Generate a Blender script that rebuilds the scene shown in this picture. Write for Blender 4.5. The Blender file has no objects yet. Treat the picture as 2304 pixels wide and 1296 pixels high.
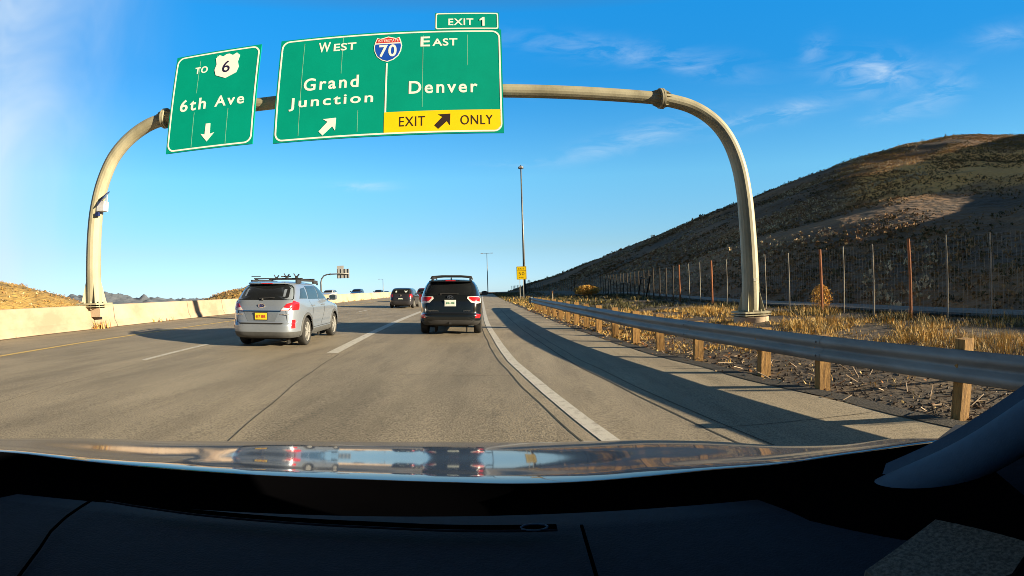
import bpy, bmesh, math, random
from mathutils import Vector, Matrix, Euler, noise
R = random.Random(7)
rad = math.radians
sc = bpy.context.scene
C = sc.collection
# ---------------------------------------------------------------- camera, sky, sun, exposure
cd = bpy.data.cameras.new('dash_camera')
cam = bpy.data.objects.new('dash_camera', cd); C.objects.link(cam)
cd.type = 'PANO'
cd.panorama_type = 'FISHEYE_LENS_POLYNOMIAL'       # the barrel-distorting wide lens of a dash camera
cd.fisheye_fov = rad(180)
cd.sensor_fit = 'HORIZONTAL'; cd.sensor_width = 36.0; cd.sensor_height = 20.25
cd.fisheye_polynomial_k0 = 0.0
cd.fisheye_polynomial_k1 = -1.0 / (1180 * 36.0 / 2304)
cd.fisheye_polynomial_k2 = cd.fisheye_polynomial_k3 = cd.fisheye_polynomial_k4 = 0.0
cd.clip_start = 0.02; cd.clip_end = 30000
CAM_H = 1.42
cam.location = (0, 0, CAM_H)
cam.rotation_euler = (Matrix.Rotation(rad(90), 3, 'X') @ Matrix.Rotation(-0.03, 3, 'Z')).to_euler()
sc.camera = cam

SUN_AZ, SUN_EL = rad(104.4), rad(13.7)            # clockwise from straight ahead
world = bpy.data.worlds.new('World'); sc.world = world; world.use_nodes = True
wn, wl = world.node_tree.nodes, world.node_tree.links
wn.clear()
sd = bpy.data.lights.new('sun', 'SUN'); sun = bpy.data.objects.new('sun', sd); C.objects.link(sun)
sd.energy = 5.0; sd.angle = rad(0.5); sd.color = (1.0, 0.83, 0.56)
sv = Vector((math.sin(SUN_AZ) * math.cos(SUN_EL), math.cos(SUN_AZ) * math.cos(SUN_EL), math.sin(SUN_EL)))
sun.rotation_euler = (-sv).to_track_quat('-Z', 'Y').to_euler()
sun.location = sv * 300
sc.view_settings.view_transform = 'Standard'; sc.view_settings.look = 'None'
sc.view_settings.gamma = 1; sc.view_settings.exposure = 1.45
sc.cycles.filter_width = 0.9; sc.cycles.max_bounces = 6; sc.cycles.transparent_max_bounces = 6
try: sc.cycles.use_denoising = True
except Exception: pass

def wnode(t, **k):
    n = wn.new(t)
    for a, b in k.items(): setattr(n, a, b)
    return n
def wm(op, a, b=None, c=None, clamp=False):
    n = wn.new('ShaderNodeMath'); n.operation = op; n.use_clamp = clamp
    for i, v in enumerate((a, b, c)):
        if v is None: continue
        if isinstance(v, (int, float)): n.inputs[i].default_value = v
        else: wl.new(v, n.inputs[i])
    return n.outputs[0]
sky = wnode('ShaderNodeTexSky', sky_type='NISHITA', sun_disc=False, sun_elevation=SUN_EL, sun_rotation=SUN_AZ,
            altitude=1800, air_density=1.0, dust_density=0.0, ozone_density=3.0)
tc = wnode('ShaderNodeTexCoord')
sx = wnode('ShaderNodeSeparateXYZ'); wl.new(tc.outputs['Generated'], sx.inputs[0])
az = wm('ARCTAN2', sx.outputs[0], sx.outputs[1])
el = wm('ARCSINE', sx.outputs[2])
cb = wnode('ShaderNodeCombineXYZ'); wl.new(az, cb.inputs[0]); wl.new(el, cb.inputs[1])
def wnoise(scale, sxy, rot, detail=6, rough=.6, dist=.6):
    mp = wnode('ShaderNodeMapping'); wl.new(cb.outputs[0], mp.inputs[0])
    mp.inputs['Scale'].default_value = (sxy[0], sxy[1], 1); mp.inputs['Rotation'].default_value = (0, 0, rot)
    n = wnode('ShaderNodeTexNoise'); wl.new(mp.outputs[0], n.inputs[0])
    n.inputs['Scale'].default_value = scale; n.inputs['Detail'].default_value = detail
    n.inputs['Roughness'].default_value = rough; n.inputs['Distortion'].default_value = dist
    return n.outputs[0]
wisp = wm('MULTIPLY', wm('SUBTRACT', wnoise(9, (1, 3.6), .12), .40), 3.4, clamp=True)
soft = wnoise(3.2, (1.6, .8), .3, 4)
acc = None
# high thin clouds: azimuth, elevation, half width, half height, tilt, strength (degrees)
for a, e, w, h, t, s in [(13, 25.3, 12, 1.2, -.16, .34), (23, 22.5, 5, .9, -.2, .25), (42.3, 20.3, 4.5, 1.8, -.1, .75), (50, 18, 3, 1.6, .3, .35),
                         (15, 16, 8, 1.1, .22, .5), (30, 17.2, 7, .9, .12, .55), (-16, 11.4, 3, .45, .0, .5), (36, 23.5, 2, 1.2, .5, .3),
                         (1.5, 13.6, 4, .35, .0, .3), (45, 16.4, 5, .8, .15, .3), (2, 21.5, 2, .6, -.3, .2), (58, 22, 4, 1, 0, .3)]:
    da = wm('SUBTRACT', az, rad(a)); de = wm('SUBTRACT', el, rad(e))
    u = wm('ADD', wm('MULTIPLY', da, math.cos(t)), wm('MULTIPLY', de, math.sin(t)))
    v = wm('SUBTRACT', wm('MULTIPLY', de, math.cos(t)), wm('MULTIPLY', da, math.sin(t)))
    q = wm('ADD', wm('POWER', wm('MULTIPLY', u, 1 / rad(w)), 2), wm('POWER', wm('MULTIPLY', v, 1 / rad(h)), 2))
    g = wm('MULTIPLY', wm('EXPONENT', wm('MULTIPLY', q, -1)), s)
    acc = g if acc is None else wm('ADD', acc, g)
fac = wm('MULTIPLY', acc, wisp)
# windscreen glare painted as a broad milky veil on the left of the sky
da = wm('MULTIPLY', wm('ADD', az, rad(63)), 1 / rad(13))
veil = wm('MULTIPLY', wm('EXPONENT', wm('MULTIPLY', wm('POWER', da, 2), -1)), wm('MULTIPLY', wm('ADD', soft, -.08), 2.0))
fac = wm('ADD', fac, veil, clamp=True)
ramp = wnode('ShaderNodeValToRGB'); wl.new(sx.outputs[2], ramp.inputs[0])     # colour of the clear sky by height
stops = [(0, (.43, .6, .92)), (.0785, (.6, .68, .68)), (.208, (.62, 1.05, .98)), (.39, (.16, 1.0, 1.25)), (.5, (.13, 1.17, 1.5)), (.62, (.85, .62, .42)), (.85, (.85, .5, .3))]
while len(ramp.color_ramp.elements) < len(stops): ramp.color_ramp.elements.new(.9)
for e_, (p_, c_) in zip(ramp.color_ramp.elements, stops): e_.position = p_; e_.color = tuple(v / 1.5 for v in c_) + (1,)
sc3 = wnode('ShaderNodeVectorMath', operation='SCALE'); sc3.inputs['Scale'].default_value = 1.5; wl.new(ramp.outputs[0], sc3.inputs[0]); wl.new(wm('DIVIDE', 1.5, wm('MULTIPLY_ADD', wm('POWER', wm('MULTIPLY', wm('ADD', az, rad(3)), 1 / rad(55)), 2), .42, 1)), sc3.inputs['Scale'])
tint = wnode('ShaderNodeMix', data_type='RGBA', blend_type='MULTIPLY'); tint.inputs[0].default_value = 1; wl.new(sky.outputs[0], tint.inputs[6]); wl.new(sc3.outputs[0], tint.inputs[7])
mx = wnode('ShaderNodeMix', data_type='RGBA')
wl.new(wm('MULTIPLY', fac, .8), mx.inputs[0]); wl.new(tint.outputs[2], mx.inputs[6]); mx.inputs[7].default_value = (3.0, 3.5, 3.9, 1)
bg = wnode('ShaderNodeBackground'); wl.new(mx.outputs[2], bg.inputs[0]); bg.inputs[1].default_value = 0.095
wo = wnode('ShaderNodeOutputWorld'); wl.new(bg.outputs[0], wo.inputs[0])

# ---------------------------------------------------------------- materials
MATS = {}
def lin(c):
    return tuple(((v / 255) / 12.92 if v / 255 <= .04045 else ((v / 255 + .055) / 1.055) ** 2.4) for v in c)
def mat(name, c1, c2=None, scale=6, rough=.6, metal=0, bump=0, bscale=None, coat=0, c3=None, spec=.5, stretch=(1, 1, 1), detail=5, bdist=.02, lo=.35, hi=.65, coord='Object'):
    if name in MATS: return MATS[name]
    m = bpy.data.materials.new(name); m.use_nodes = True
    nt = m.node_tree; b = nt.nodes['Principled BSDF']
    b.inputs['Roughness'].default_value = rough; b.inputs['Metallic'].default_value = metal
    b.inputs['Specular IOR Level'].default_value = spec
    b.inputs['Coat Weight'].default_value = coat; b.inputs['Coat Roughness'].default_value = .04
    c2 = c2 or tuple(v * .88 for v in c1)
    t = nt.nodes.new('ShaderNodeTexCoord'); mp = nt.nodes.new('ShaderNodeMapping')
    nt.links.new(t.outputs[coord], mp.inputs[0]); mp.inputs['Scale'].default_value = stretch
    n = nt.nodes.new('ShaderNodeTexNoise'); nt.links.new(mp.outputs[0], n.inputs[0])
    n.inputs['Scale'].default_value = scale; n.inputs['Detail'].default_value = detail; n.inputs['Roughness'].default_value = .65
    r = nt.nodes.new('ShaderNodeValToRGB'); nt.links.new(n.outputs[0], r.inputs[0])
    r.color_ramp.elements[0].position = lo; r.color_ramp.elements[1].position = hi
    r.color_ramp.elements[0].color = (*c2, 1); r.color_ramp.elements[1].color = (*c1, 1)
    if c3:
        e = r.color_ramp.elements.new((lo + hi) / 2); e.color = (*c3, 1)
    nt.links.new(r.outputs[0], b.inputs['Base Color'])
    if bump:
        n2 = nt.nodes.new('ShaderNodeTexNoise'); nt.links.new(mp.outputs[0], n2.inputs[0])
        n2.inputs['Scale'].default_value = bscale or scale * 4; n2.inputs['Detail'].default_value = 4
        bp = nt.nodes.new('ShaderNodeBump'); bp.inputs['Strength'].default_value = bump; bp.inputs['Distance'].default_value = bdist
        nt.links.new(n2.outputs[0], bp.inputs['Height']); nt.links.new(bp.outputs[0], b.inputs['Normal'])
    MATS[name] = m
    return m

# ---------------------------------------------------------------- mesh helpers
class MB:
    def __init__(s): s.v = []; s.f = []; s.m = []
    def add(s, vs, fs, mi=0):
        o = len(s.v); s.v += [tuple(v) for v in vs]; s.f += [tuple(i + o for i in f) for f in fs]; s.m += [mi] * len(fs)
    def box(s, c, d, rot=None, mi=0):
        x, y, z = d[0] / 2, d[1] / 2, d[2] / 2
        vs = [Vector(p) for p in ((-x, -y, -z), (x, -y, -z), (x, y, -z), (-x, y, -z), (-x, -y, z), (x, -y, z), (x, y, z), (-x, y, z))]
        if rot is not None: vs = [rot @ v for v in vs]
        c = Vector(c)
        s.add([v + c for v in vs], [(0, 3, 2, 1), (4, 5, 6, 7), (0, 1, 5, 4), (1, 2, 6, 5), (2, 3, 7, 6), (3, 0, 4, 7)], mi)
    def bar(s, a, b, w, h=None, mi=0):
        a, b = Vector(a), Vector(b); d = b - a
        q = d.to_track_quat('Z', 'Y').to_matrix()
        s.box((a + b) / 2, (w, h or w, d.length), q, mi)
    def tube(s, path, rads, n=12, caps=True, mi=0, up=None):
        path = [Vector(p) for p in path]
        if isinstance(rads, (int, float)): rads = [rads] * len(path)
        vs = []; fs = []
        ref = Vector(up) if up else Vector((0, 1, 0))
        for i, p in enumerate(path):
            t = (path[min(i + 1, len(path) - 1)] - path[max(i - 1, 0)]).normalized()
            a = ref - t * ref.dot(t)
            if a.length < .05: a = Vector((1, 0, 0)) - t * t.x
            a.normalize(); b = t.cross(a)
            for k in range(n):
                th = 2 * math.pi * (k + .5) / n
                vs.append(p + (a * math.cos(th) + b * math.sin(th)) * rads[i])
        for i in range(len(path) - 1):
            for k in range(n):
                k2 = (k + 1) % n
                fs.append((i * n + k, i * n + k2, (i + 1) * n + k2, (i + 1) * n + k))
        if caps:
            fs.append(tuple(range(n - 1, -1, -1))); o = (len(path) - 1) * n; fs.append(tuple(o + k for k in range(n)))
        s.add(vs, fs, mi)
    def prism(s, pts, y0, y1, mi=0):
        """outline in x,z extruded along y"""
        n = len(pts)
        vs = [(p[0], y0, p[1]) for p in pts] + [(p[0], y1, p[1]) for p in pts]
        fs = [tuple(range(n)), tuple(range(2 * n - 1, n - 1, -1))] + [(i, i + n, (i + 1) % n + n, (i + 1) % n) for i in range(n)]
        s.add(vs, fs, mi)
    def grid(s, rows, mi=0, flip=False):
        n = len(rows[0]); vs = [p for r in rows for p in r]; fs = []
        for i in range(len(rows) - 1):
            for j in range(n - 1):
                q = (i * n + j, i * n + j + 1, (i + 1) * n + j + 1, (i + 1) * n + j)
                fs.append(q[::-1] if flip else q)
        s.add(vs, fs, mi)
    def build(s, name, mats, parent=None, smooth=False, fix=False):
        me = bpy.data.meshes.new(name); me.from_pydata(s.v, [], s.f)
        for m in (mats if isinstance(mats, (list, tuple)) else [mats]): me.materials.append(m)
        if max(s.m, default=0): me.polygons.foreach_set('material_index', s.m)
        if smooth: me.polygons.foreach_set('use_smooth', [True] * len(s.f))
        me.update()
        if fix:
            bm = bmesh.new(); bm.from_mesh(me); bmesh.ops.recalc_face_normals(bm, faces=bm.faces); bm.to_mesh(me); bm.free()
        o = bpy.data.objects.new(name, me); C.objects.link(o)
        if parent: o.parent = parent
        return o
def smooth_angle(o, deg=35):
    try:
        me = o.data; bm = bmesh.new(); bm.from_mesh(me)
        for f in bm.faces: f.smooth = True
        for e in bm.edges:
            if len(e.link_faces) == 2 and e.calc_face_angle(0) > rad(deg): e.smooth = False
        bm.to_mesh(me); bm.free()
    except Exception: pass
    return o
def tag(o, label=None, cat=None, group=None, kind=None):
    if label: o['label'] = label
    if cat: o['category'] = cat
    if group: o['group'] = group
    if kind: o['kind'] = kind
    return o
def empty(name, loc, rot=(0, 0, 0), label=None, cat=None, group=None):
    o = bpy.data.objects.new(name, None); C.objects.link(o); o.location = loc; o.rotation_euler = rot
    return tag(o, label, cat, group)
def struct(o, label=None):
    o['kind'] = 'structure'
    if label: o['label'] = label
    return o
def copy_tree(o, parent=None):
    c = o.copy(); C.objects.link(c)
    if parent: c.parent = parent
    for ch in list(o.children): copy_tree(ch, c)
    return c
def interp(tab, x):
    if x <= tab[0][0]:
        (a, b), (c, d) = tab[0], tab[1]; return b + (d - b) * (x - a) / (c - a)
    for i in range(len(tab) - 1):
        if x <= tab[i + 1][0] or i == len(tab) - 2:
            (a, b), (c, d) = tab[i], tab[i + 1]; t = (x - a) / (c - a)
            m0 = (d - tab[i - 1][1]) / (c - tab[i - 1][0]) * (c - a) if i else d - b
            m1 = (tab[i + 2][1] - b) / (tab[i + 2][0] - a) * (c - a) if i + 2 < len(tab) else d - b
            if t > 1: return d + (d - b) * (t - 1)
            return (2*t**3-3*t*t+1)*b + (t**3-2*t*t+t)*m0 + (-2*t**3+3*t*t)*d + (t**3-t*t)*m1
def frange(a, b, s):
    n = max(1, round((b - a) / s)); return [a + (b - a) * i / n for i in range(n + 1)]

# ---------------------------------------------------------------- the lie of the land
# x of the right edge line of the carriageway; the road bears left behind us and straightens ahead
EDGE = [(-60, 15.2), (-30, 8.6), (-10, 4.3), (0, 1.95), (4.7, .93), (8.2, .33), (11, -.07), (20.4, -.92), (32.2, -1.68), (50, -2.75), (70, -3.95), (120, -6.6), (400, -22)]
def cx(y): return interp(EDGE, y)
RAIL = [(-60, 19.4), (-30, 12.8), (-10, 8.4), (0, 6.05), (4.2, 4.99), (6.6, 4.45), (8, 4.2), (10.2, 3.76), (12, 3.45), (13.4, 3.24), (15.4, 3.03), (19.1, 2.7), (31.5, 1.75), (36, 1.4)]
def rx(y): return interp(RAIL, min(y, 36)) if y < 36 else interp([(36, 1.4), (60, -.25), (100, -2.6), (150, -5), (400, -19)], y)
def prof(y): return 0 if y < 90 else -((y - 90) ** 2) / 14000 if y < 300 else -3.15 - (y - 300) * .03
def zroad(x, y): return -.03 * x + prof(y)
def pave(y): return rx(y) - .62 if y < 30 else rx(y) - .62
def zfence(y): return .12 + max(0, y - 15) * .0032 if y < 110 else .42 - (y - 110) * .006
def sstep(t): t = max(0, min(1, t)); return t * t * (3 - 2 * t)
FENCE = [(-20, 17.5), (0, 14.2), (6, 13.2), (12.9, 12.3), (17.8, 11.9), (27.4, 11.0), (33.7, 11.2), (60, 12.2), (104, 13.1), (125, 12.3), (145, 9.5)]
def fx(y): return interp(FENCE, y) if y < 145 else 9.5 - (y - 145) * .16
def zg(x, y):
    """ground height"""
    wl_, e = cx(y) - 14.4, pave(y)
    if y < -60: return -.35
    if x < wl_ - .2:
        zo = .5 + prof(y)
        return zo - .1 - sstep((wl_ - 16 - x) / 14) * 1.1
    e2 = e + .25 + max(0, y) * .008
    if x < e2: return zroad(x, y) - .07
    z0 = zroad(e2, y) - .07
    f = max(fx(y), e2 + 3)
    t = sstep((x - e2) / (f - e2))
    return z0 + (zfence(y) - z0) * t
# ---------------------------------------------------------------- setting: ground, roads, markings
M_road = mat('road_concrete', (.315, .262, .188), (.236, .195, .138), 1.6, .85, bump=.25, bscale=90, c3=(.285, .238, .17), stretch=(1.6, .22, 1), bdist=.01)
def road_nodes():
    """fine aggregate speckle, tyre tracks and stains over the pavement colour"""
    nt = M_road.node_tree; N, L = nt.nodes, nt.links; b = N['Principled BSDF']
    src = b.inputs['Base Color'].links[0].from_socket
    t = N.new('ShaderNodeTexCoord')
    def noise_(sc_, st, lo, hi, det=3):
        mp = N.new('ShaderNodeMapping'); mp.inputs['Scale'].default_value = st; L.new(t.outputs['Object'], mp.inputs[0])
        n = N.new('ShaderNodeTexNoise'); n.inputs['Scale'].default_value = sc_; n.inputs['Detail'].default_value = det; L.new(mp.outputs[0], n.inputs[0])
        mr = N.new('ShaderNodeMapRange'); mr.inputs[1].default_value = lo; mr.inputs[2].default_value = hi; L.new(n.outputs[0], mr.inputs[0]); return mr.outputs[0]
    def mul(a, fac, lo_, hi_):
        mr = N.new('ShaderNodeMapRange'); mr.inputs[3].default_value = lo_; mr.inputs[4].default_value = hi_; L.new(fac, mr.inputs[0])
        m = N.new('ShaderNodeMix'); m.data_type = 'RGBA'; m.blend_type = 'MULTIPLY'; m.inputs[0].default_value = 1
        cc = N.new('ShaderNodeCombineXYZ')
        for i in range(3): L.new(mr.outputs[0], cc.inputs[i])
        L.new(a, m.inputs[6]); L.new(cc.outputs[0], m.inputs[7]); return m.outputs[2]
    c = mul(src, noise_(48, (1, 1, 1), .36, .56, 2), .62, 1.12)
    c = mul(c, noise_(150, (1, 1, 1), .3, .6, 1), .72, 1.1)
    c = mul(c, noise_(.55, (1, .5, 1), .35, .6, 4), .84, 1.06)
    c = mul(c, noise_(3.2, (1, .25, 1), .2, .42, 5), .8, 1.0)
    uvn = N.new('ShaderNodeUVMap'); uvn.uv_map = 'lane'; sp = N.new('ShaderNodeSeparateXYZ'); L.new(uvn.outputs[0], sp.inputs[0])
    def mth(op, a, b_=None, cl=False):
        n = N.new('ShaderNodeMath'); n.operation = op; n.use_clamp = cl
        for i, v in enumerate((a, b_)):
            if v is None: continue
            if isinstance(v, (int, float)): n.inputs[i].default_value = v
            else: L.new(v, n.inputs[i])
        return n.outputs[0]
    off = sp.outputs[0]
    wv = mth('MULTIPLY', mth('ADD', mth('COSINE', mth('MULTIPLY', mth('ADD', off, 1.0), 2 * math.pi / 1.83)), 1), .5)
    inl = mth('MULTIPLY', mth('GREATER_THAN', off, -11), mth('LESS_THAN', off, -.35))
    c = mul(c, mth('MULTIPLY', mth('MULTIPLY', wv, inl), noise_(.8, (1, .12, 1), .25, .7)), 1.0, .8)   # tyre tracks
    lane0 = mth('MULTIPLY', mth('GREATER_THAN', off, -3.6), mth('LESS_THAN', off, -.35))
    sp2 = mth('MULTIPLY', mth('SUBTRACT', 1, noise_(62, (1, 1, 1), .38, .5, 2)), mth('ADD', mth('MULTIPLY', lane0, .7), .3))
    c = mul(c, sp2, 1.02, .5)                                       # dark exposed aggregate, coarser in the exit lane
    L.new(c, b.inputs['Base Color'])
road_nodes()
M_white = mat('road_paint_white', (.5, .47, .41), (.27, .24, .2), 9, .7, bump=.2, bscale=80, lo=.3, hi=.5)
M_yellow = mat('road_paint_yellow', (.62, .42, .1), (.4, .28, .1), 9, .7, lo=.3, hi=.55)
M_crack = mat('joint_tar', (.035, .03, .024), (.08, .068, .052), 10, .9)
def strip(name, offa, offb, y0, y1, dz, m, step=1.5, fa=cx, fb=None, wob=0):
    fb = fb or fa; mb = MB(); rows = []
    for y in frange(y0, y1, step):
        w = wob * noise.noise(Vector((y * .6, offa * 3, 0)))
        xa, xb = fa(y) + offa + w, fb(y) + offb + w
        n = 10 if xb - xa > 3 else 1
        rows.append([(xa + (xb - xa) * i / n, y, zroad(xa + (xb - xa) * i / n, y) + dz) for i in range(n + 1)])
    mb.grid(rows); o = mb.build(name, m)
    if name == 'road':
        uv = o.data.uv_layers.new(name='lane'); n1 = len(rows[0])
        for l in o.data.loops:
            x, y, z = o.data.vertices[l.vertex_index].co; uv.data[l.index].uv = (x - cx(y), y)
    return struct(o)
strip('road', -14.6, 0, -60, 400, 0, M_road, 2.0, cx, pave)
# carriageway beyond the barrier
mb = MB(); rows = []
for y in frange(-60, 400, 6):
    a = cx(y) - 15.0; rows.append([(a - 14.5, y, .5 + prof(y)), (a, y, .5 + prof(y))])
mb.grid(rows); struct(mb.build('opposite_road', M_road))
mk = []
mk.append(strip('edge_line', -.16, .02, -20, 300, .006, M_white, wob=.01))
mk.append(strip('yellow_line', -11.25, -11.1, -20, 300, .006, M_yellow, wob=.02))
strip('lane_line', -4.02, -3.76, 10.9, 34, .006, M_white, .8, wob=.02)
for y0 in (56, 80, 104): strip('lane_line', -3.95, -3.77, y0, y0 + 4, .006, M_white, .8)
for y0 in (8.5, 18.6, 29.6, 41.8, 54, 66, 78): strip('lane_line', -7.63, -7.5, y0, y0 + 3.1, .006, M_white, .5)
for a, b_, y0, y1, wb in ((-.34, -.323, -5, 90, .03), (-3.72, -3.708, -4, 10.8, .06), (-7.42, -7.41, -4, 60, .05), (1.02, 1.045, 0, 34, .03), (1.27, 1.288, 0, 20, .04), (-11.4, -11.39, 0, 60, .04)):
    strip('pavement_joint', a, b_, y0, y1, .004, M_crack, .35, wob=wb)
for y0, a, b_ in ((8.4, -2.4, -.3), (13.3, -3.7, 1.0), (17.9, -11.3, 2.6), (22.5, -11.3, 2.4), (10.6, -7.4, -3.8), (27.1, -11, 1), (31.7, -11, 1), (4.9, 1.1, 3.2), (9.1, 1.3, 3.2)):
    mb = MB(); rows = []
    for x in frange(cx(y0) + a, cx(y0) + b_, .25):
        y = y0 + .03 * noise.noise(Vector((x * 2, y0, 0))); rows.append([(x, y, zroad(x, y) + .004), (x, y + .011, zroad(x, y) + .004)])
    mb.grid(rows, flip=True); struct(mb.build('pavement_joint', M_crack))

strip('pavement_edge', -.04, .3, -10, 46, .009, mat('broken_edge', (.035, .028, .022), (.015, .013, .011), 7, .95, bump=.8), .3, pave, None, .16)
# ground sheet: a polar fan of cells, finer ahead
M_ground = mat('roadside_earth', (.12, .075, .033), (.028, .02, .013), .9, .95, bump=.6, bscale=7, c3=(.065, .042, .022), detail=9, bdist=.06)
azs = [-180 + i * 3 for i in range(34)] + [-78 + i * 1.0 for i in range(63)] + [-15 + i * .4 for i in range(150)] + [45 + i for i in range(45)] + [90 + 3 * i for i in range(31)]
rhos = [.4 * 1.062 ** i for i in range(122)] + [700, 900, 1300, 2000, 3500, 6000, 9000, 14000]
rows = []
for a in azs:
    sa, ca = math.sin(rad(a)), math.cos(rad(a)); row = []
    for r_ in rhos:
        x, y = r_ * sa, r_ * ca
        z = zg(x, y) if r_ < 420 else -5 - r_ * .006
        if r_ < 420: z += .03 * noise.noise(Vector((x, y, 0)) * .8) * (1 if x > pave(y) + .6 else 0)
        row.append((x, y, z))
    rows.append(row)
mb = MB(); mb.grid(rows); o = mb.build('ground', M_ground, smooth=True); struct(o)

# hill
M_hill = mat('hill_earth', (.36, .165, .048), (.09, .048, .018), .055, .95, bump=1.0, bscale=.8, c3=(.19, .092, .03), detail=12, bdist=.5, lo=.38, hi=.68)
HEL = [(-3, -1.2), (-1.5, -.7), (-.8, -.55), (.6, -.1), (2, .45), (4.3, 1.02), (8.7, 2.58), (13.2, 4.2), (17.1, 5.62), (22.1, 7.41), (27.1, 8.96), (32.2, 10.4), (37.3, 11.7), (42.4, 12.6), (45.9, 13.1), (51.4, 13.3), (57.5, 12.65), (66, 13.4), (80, 13.0), (93, 10.9), (106, 10.6), (125, 10.6)]
HD = [(-3, 200), (0, 225), (4.3, 250), (10, 245), (17, 220), (27, 200), (37, 205), (51, 245), (60, 260), (80, 220), (106, 150), (125, 150)]
def hill_base(a):
    sa, ca = math.sin(rad(a)), math.cos(rad(a)); r_ = 10
    while r_ < 260 and r_ * sa < fx(r_ * ca) + 2.7: r_ += 1
    lo, hi = r_ - 1, r_
    for _ in range(12):
        m = (lo + hi) / 2
        if m * sa < fx(m * ca) + 2.7: lo = m
        else: hi = m
    return hi
HB = {}
def hbase(a):
    k = round(a * 2)
    if k not in HB: HB[k] = hill_base(k / 2)
    if k + 1 not in HB: HB[k + 1] = hill_base((k + 1) / 2)
    t = a * 2 - k
    if t < 0:
        if k - 1 not in HB: HB[k - 1] = hill_base((k - 1) / 2)
        return HB[k] + (HB[k - 1] - HB[k]) * -t
    return HB[k] + (HB[k + 1] - HB[k]) * t
def hz(a, r_):
    b, d = min(hbase(a), interp(HD, a) - 20), interp(HD, a)
    t = (r_ - b) / (d - b); hr = CAM_H + d * math.tan(rad(interp(HEL, a)))
    x, y = r_ * math.sin(rad(a)), r_ * math.cos(rad(a)); z0 = zfence(b * math.cos(rad(a))) - .1
    if t <= 0: return z0 + t * 2
    if t <= 1:
        z = z0 + (hr - z0) * (t ** 1.12 * (1 - .18 * max(0, t - .75) / .25) + .18 * max(0, t - .75) / .25)
    else: z = hr - (hr - z0) * .9 * (t - 1) ** 1.3
    w = sstep((a - 54) / 14)
    if w > 0:
        lo_e = 10.3 + .3 * sstep((a - 80) / 20); e2 = math.tan(rad(lo_e + max(0, interp(HEL, a) + .3 - lo_e) * sstep((r_ - 112) / 60)))
        z2 = z0 + (CAM_H + r_ * e2 - z0) * sstep((r_ - b + 4) / 46) if t < 1 else z
        z = z + (z2 - z) * w
    amp = min(1, t * 5) * min(1, hr / 12)
    z += amp * (1.5 * noise.noise(Vector((x, y, 0)) * .022) * (1 if t < .85 else .4) + .5 * noise.noise(Vector((x, y, 5)) * .09) + .18 * noise.noise(Vector((x, y, 9)) * .35))
    return z
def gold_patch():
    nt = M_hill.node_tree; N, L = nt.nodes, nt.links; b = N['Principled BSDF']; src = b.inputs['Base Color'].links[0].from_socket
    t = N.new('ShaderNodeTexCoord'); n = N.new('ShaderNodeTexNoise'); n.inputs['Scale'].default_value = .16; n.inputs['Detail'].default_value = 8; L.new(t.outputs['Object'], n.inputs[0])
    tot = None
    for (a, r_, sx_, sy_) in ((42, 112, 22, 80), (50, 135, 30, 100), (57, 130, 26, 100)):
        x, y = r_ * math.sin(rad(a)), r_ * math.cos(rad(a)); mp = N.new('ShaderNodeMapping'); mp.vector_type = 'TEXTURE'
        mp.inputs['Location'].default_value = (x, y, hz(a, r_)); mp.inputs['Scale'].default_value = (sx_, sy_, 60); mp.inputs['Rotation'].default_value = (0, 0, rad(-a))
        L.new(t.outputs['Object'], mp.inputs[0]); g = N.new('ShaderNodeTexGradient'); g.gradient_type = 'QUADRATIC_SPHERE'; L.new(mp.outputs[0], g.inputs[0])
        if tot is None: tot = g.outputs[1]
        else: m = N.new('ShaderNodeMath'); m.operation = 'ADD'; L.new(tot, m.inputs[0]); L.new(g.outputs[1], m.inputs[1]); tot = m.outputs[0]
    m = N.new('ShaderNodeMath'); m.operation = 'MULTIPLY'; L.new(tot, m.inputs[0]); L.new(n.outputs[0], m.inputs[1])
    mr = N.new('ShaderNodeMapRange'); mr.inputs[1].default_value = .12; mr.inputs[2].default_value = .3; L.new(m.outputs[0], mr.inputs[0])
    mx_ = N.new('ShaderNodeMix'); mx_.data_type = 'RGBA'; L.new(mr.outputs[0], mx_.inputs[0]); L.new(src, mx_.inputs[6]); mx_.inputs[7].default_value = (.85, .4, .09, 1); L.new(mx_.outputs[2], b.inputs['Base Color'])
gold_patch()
rows = []
for a in [-3 + i * .5 for i in range(257)]:
    b, d = min(hbase(a), interp(HD, a) - 20), interp(HD, a); row = []
    for i in range(96):
        t = -.02 + 1.02 * (i / 79) ** 1.25 if i < 80 else 1 + .06 * (i - 79)
        r_ = b + (d - b) * t; row.append((r_ * math.sin(rad(a)), r_ * math.cos(rad(a)), hz(a, r_)))
    rows.append(row)
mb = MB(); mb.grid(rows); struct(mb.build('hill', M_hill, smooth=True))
# pale track along the foot of the hill, behind the fence
M_track = mat('track_gravel', (.2, .185, .16), (.13, .12, .1), 3, .9, bump=.4)
mb = MB(); rows = []
for y in frange(-8, 66, 2):
    x0 = fx(y) + 1.0 + .1 * noise.noise(Vector((y * .4, 3, 1))); rows.append([(x0 + k * 1.3, y, zfence(y) + .16 + .05 * k) for k in (0, 1)])
mb.grid(rows); struct(mb.build('gravel_path', M_track))
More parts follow.
